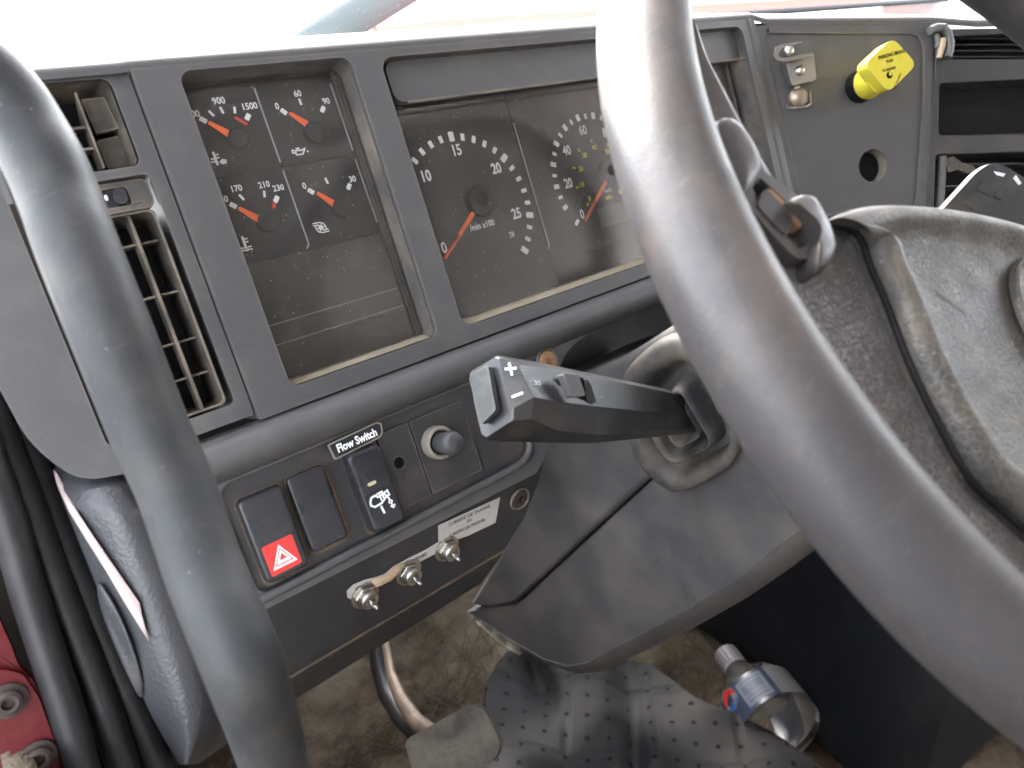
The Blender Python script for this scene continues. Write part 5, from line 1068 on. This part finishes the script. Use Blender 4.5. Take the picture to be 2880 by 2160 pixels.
# left kick panel
g.add([Winv((-0.30, -0.5, FLOOR)), Winv((-0.30, 0.6, FLOOR)), Winv((-0.30, 0.6, -0.15)), Winv((-0.30, -0.5, -0.15))], [(0, 1, 2, 3)]); build(g, 'kick_panel', M['carpet'], label='dusty brown carpeted kick panel left of the pedals', cat='panel', solid=0.01)
# brake pedal
PD = at(980, 1598, 0.64)
t = thing('brake_pedal', 'worn dusty grey foot pedal on a curved brown arm', 'pedal', PD)
FP_ = Fr(PD, R0*0.95-R1*0.42-R2*0.05, R1*0.9+R0*0.42+R2*-0.45)
pp = rpoly([FP_.px(x, y) for x, y in ((872, 1600), (1015, 1520), (1046, 1530), (1082, 1604), (1072, 1638), (940, 1720), (898, 1690))], [0.006, 0.004, 0.008, 0.008, 0.006, 0.006, 0.006], 4)
g = MB(); g.plate(FP_, pp, 0.012); build(g, 'pad', M['pedal'], t, bev=0.003, seg=3)
g = MB(); g.tube([at(x, y, d) for x, y, d in ((828, 1350, .76), (836, 1400, .75), (846, 1460, .74), (866, 1510, .71), (900, 1560, .68), (950, 1600, .655))], [0.0045, 0.0045, 0.005, 0.0055, 0.006, 0.007], 12, ky=1.3); build(g, 'arm', M['arm'], t)
g = MB(); g.tube([at(x, y, d) for x, y, d in ((812, 1380, .80), (818, 1440, .80), (836, 1500, .79), (868, 1550, .77), (920, 1600, .74), (990, 1640, .72))], [0.008]*6, 12, ky=1.4); build(g, 'black_pedal_arm', M['arm_black'], label='second pedal arm, black and curved, behind the brown arm', cat='pedal arm')
# straw coloured debris heap / carpet hump behind the pedal
# quilted floor mat
ZM = -0.600
QX, QY = 46, 30
rows = []
def mat_pt(x, y):
    # creases: a deep fold running down near x=1385 and one near x=1140-1180
    f1 = math.exp(-((x-(1352+0.10*(y-1430)))/16.0)**2); f2 = math.exp(-((x-(1165+0.35*(y-1480)))/26.0)**2)*math.exp(-((y-1470)/60.0)**2)
    z = ZM - 0.030*f1 - 0.04*f2 + 0.009*math.sin(x*0.021+0.4)*math.sin(y*0.018) + 0.03*max(0, (1250-x)/200)*0.5
    return onz(x, y, z)
top = catmull([Vector(p) for p in ((1052, 1470), (1100, 1405), (1180, 1400), (1260, 1410), (1400, 1430), (1500, 1500), (1590, 1540), (1680, 1585), (1790, 1665), (1900, 1760))], 5)
bot = catmull([Vector(p) for p in ((1000, 1900), (1070, 1900), (1150, 1900), (1260, 1900), (1400, 1900), (1500, 1900), (1600, 1900), (1700, 1900), (1800, 1900), (1900, 1900))], 5)
for a, b in zip(top, bot): rows.append([mat_pt(*(a.lerp(b, k/QY))) for k in range(QY+1)])
g = MB(); g.loft(rows, False, False, closed=False); build(g, 'floor_mat', M['quilt'], label='grey quilted floor mat with small perforations, folded under the steering column', cat='floor mat', smooth=80, solid=0.006, sub=1)
# engine cover beside the footwell
EC = [onz(x, y, FLOOR) for x, y in ((1440, 1330), (1530, 1388), (1612, 1446), (1700, 1530), (1745, 1600), (1800, 1660), (1880, 1715), (1980, 1735), (2070, 1680), (2140, 1610), (2212, 1530), (2500, 1200), (1800, 1150))]
g = MB(); base = [W(p) for p in EC]
g.loft([[Winv(p) for p in base], [Winv(p+Vector((0.01, 0.01, 0.26))) for p in base], [Winv(p+Vector((0.03, 0.02, 0.29))) for p in base]]); build(g, 'engine_cover', M['tunnel'], label='smooth black engine cover rising from the floor beside the bottle', cat='engine cover', bev=0.02, seg=4, bang=50)
# bottle on the floor
ba = onz(1580, 1430, FLOOR+0.036); bb = onz(1700, 1590, FLOOR+0.047)
bx = (bb-ba); L_b = bx.length; bx.normalize()
upv = Winv((0, 0, 1)); upv = (upv - bx*upv.dot(bx)).normalized(); bz = bx.cross(upv)
FBt = Fr(ba, bz, upv) if Fr(ba, bz, upv).z.dot(bx) > 0 else Fr(ba, -bz, upv)
t = thing('plastic_bottle', 'clear plastic drink bottle with blue and white label lying on the floor', 'bottle', ba)
k = L_b
rb = 0.046
g = MB(); g.lathe(FBt, [(0.0125, -0.010), (0.0125, 0.010), (0.0165, 0.020), (0.016, 0.026), (0.022, 0.045), (0.037, k*0.36), (rb-0.002, k*0.47), (rb, k*0.50), (rb, k*0.86), (rb-0.002, k*0.90), (rb, k*0.94), (rb-0.006, k*1.0), (rb-0.018, k*1.03), (0.001, k*1.02)], 36); build(g, 'body', M['pet'], t)
g = MB(); n_ = 40; prof = []
for i in range(n_):
    r = 0.0152+0.0006*(i % 2); prof.append(r)
rings = [[FBt.p(prof[i]*math.cos(2*math.pi*i/n_)*s_, prof[i]*math.sin(2*math.pi*i/n_)*s_, h) for i in range(n_)] for s_, h in ((0.9, -0.016), (1, -0.014), (1, 0.006), (0.97, 0.008), (1.0, 0.009), (1.0, 0.013))]
g.loft(rings); build(g, 'cap', M['cap'], t)
def wrap(a0, a1, z0, z1, r, n=16):
    return [[FBt.p(r*math.cos(a0+(a1-a0)*i/n), r*math.sin(a0+(a1-a0)*i/n), z) for i in range(n+1)] for z in (z0, z1)]
vdir = (CAM-bb).normalized(); aV = math.atan2(vdir.dot(FBt.y), vdir.dot(FBt.x))
g = MB(); g.loft(wrap(0, 2*math.pi, k*0.50, k*0.86, rb+0.0006, 40), False, False, closed=False); lb_ = build(g, 'label', M['labelblue'], t)
def patch(g, a0, a1, z0, z1, r): g.loft(wrap(aV+a0, aV+a1, k*z0, k*z1, r), False, False, closed=False)
g = MB(); patch(g, -1.6, -0.55, 0.5, 0.86, rb+0.0008); build(g, 'silver_band', mat('label_silver', (0.17, 0.17, 0.18), 0.5), lb_)
g = MB(); patch(g, -0.42, 0.30, 0.54, 0.82, rb+0.0009); build(g, 'facts_panel', M['labelgrey'], lb_)
g = MB()
for z0, z1 in ((0.565, 0.585), (0.60, 0.70), (0.715, 0.725), (0.735, 0.745), (0.765, 0.79)): patch(g, -0.34, 0.22, z0, z1, rb+0.0011)
build(g, 'facts_print', M['labelink'], lb_)
def disc(a, z, r, rad, m, nm, cut=None):
    pts = []
    for i in range(24):
        th = 2*math.pi*i/24; dy = r*math.sin(th); dz = r*math.cos(th)
        if cut: dz = max(cut[0]*r, min(cut[1]*r, dz))
        pts.append(FBt.p(rad*math.cos(aV+a+dy/rad), rad*math.sin(aV+a+dy/rad), k*z+dz))
    g = MB(); g.add(pts, [tuple(range(24))]); build(g, nm, m, lb_)
disc(0.62, 0.585, 0.0125, rb+0.0010, M['cap'], 'emblem_disc'); disc(0.62, 0.585, 0.0115, rb+0.0013, M['logored'], 'emblem_red', (-1, 0.05)); disc(0.62, 0.585, 0.0115, rb+0.0013, M['logoblue'], 'emblem_blue', (0.45, 1))

# dry grass and grit tracked in on the carpet
g = MB(); rnd = random.Random(3)
for k in range(130):
    if k % 3: x, y = rnd.uniform(880, 1090), rnd.uniform(1370, 1560)
    else: x, y = rnd.uniform(1390, 1590), rnd.uniform(1380, 1540)
    p = W(onz(x, y, FLOOR+0.003+rnd.random()*0.012)); a = rnd.gauss(1.0, 0.5); L_ = rnd.uniform(0.012, 0.05); d = Vector((math.cos(a), math.sin(a), rnd.gauss(0, 0.08)))*L_
    n_ = Vector((-d.y, d.x, 0)).normalized()*0.0009
    q = [p-n_, p+n_, p+d+n_*0.4, p+d-n_*0.4]; up_ = Vector((0, 0, 0.0008))
    g.add([Winv(v) for v in q]+[Winv(v+up_) for v in q], [(0, 1, 2, 3), (7, 6, 5, 4), (0, 4, 5, 1), (1, 5, 6, 2), (2, 6, 7, 3), (3, 7, 4, 0)])
build(g, 'dry_grass', mat('dry_grass', (0.085, 0.065, 0.042), 0.8, 0.2, var=0.4, vscale=60), kind='stuff', label='dry grass bits scattered on the footwell carpet', cat='debris', smooth=0)
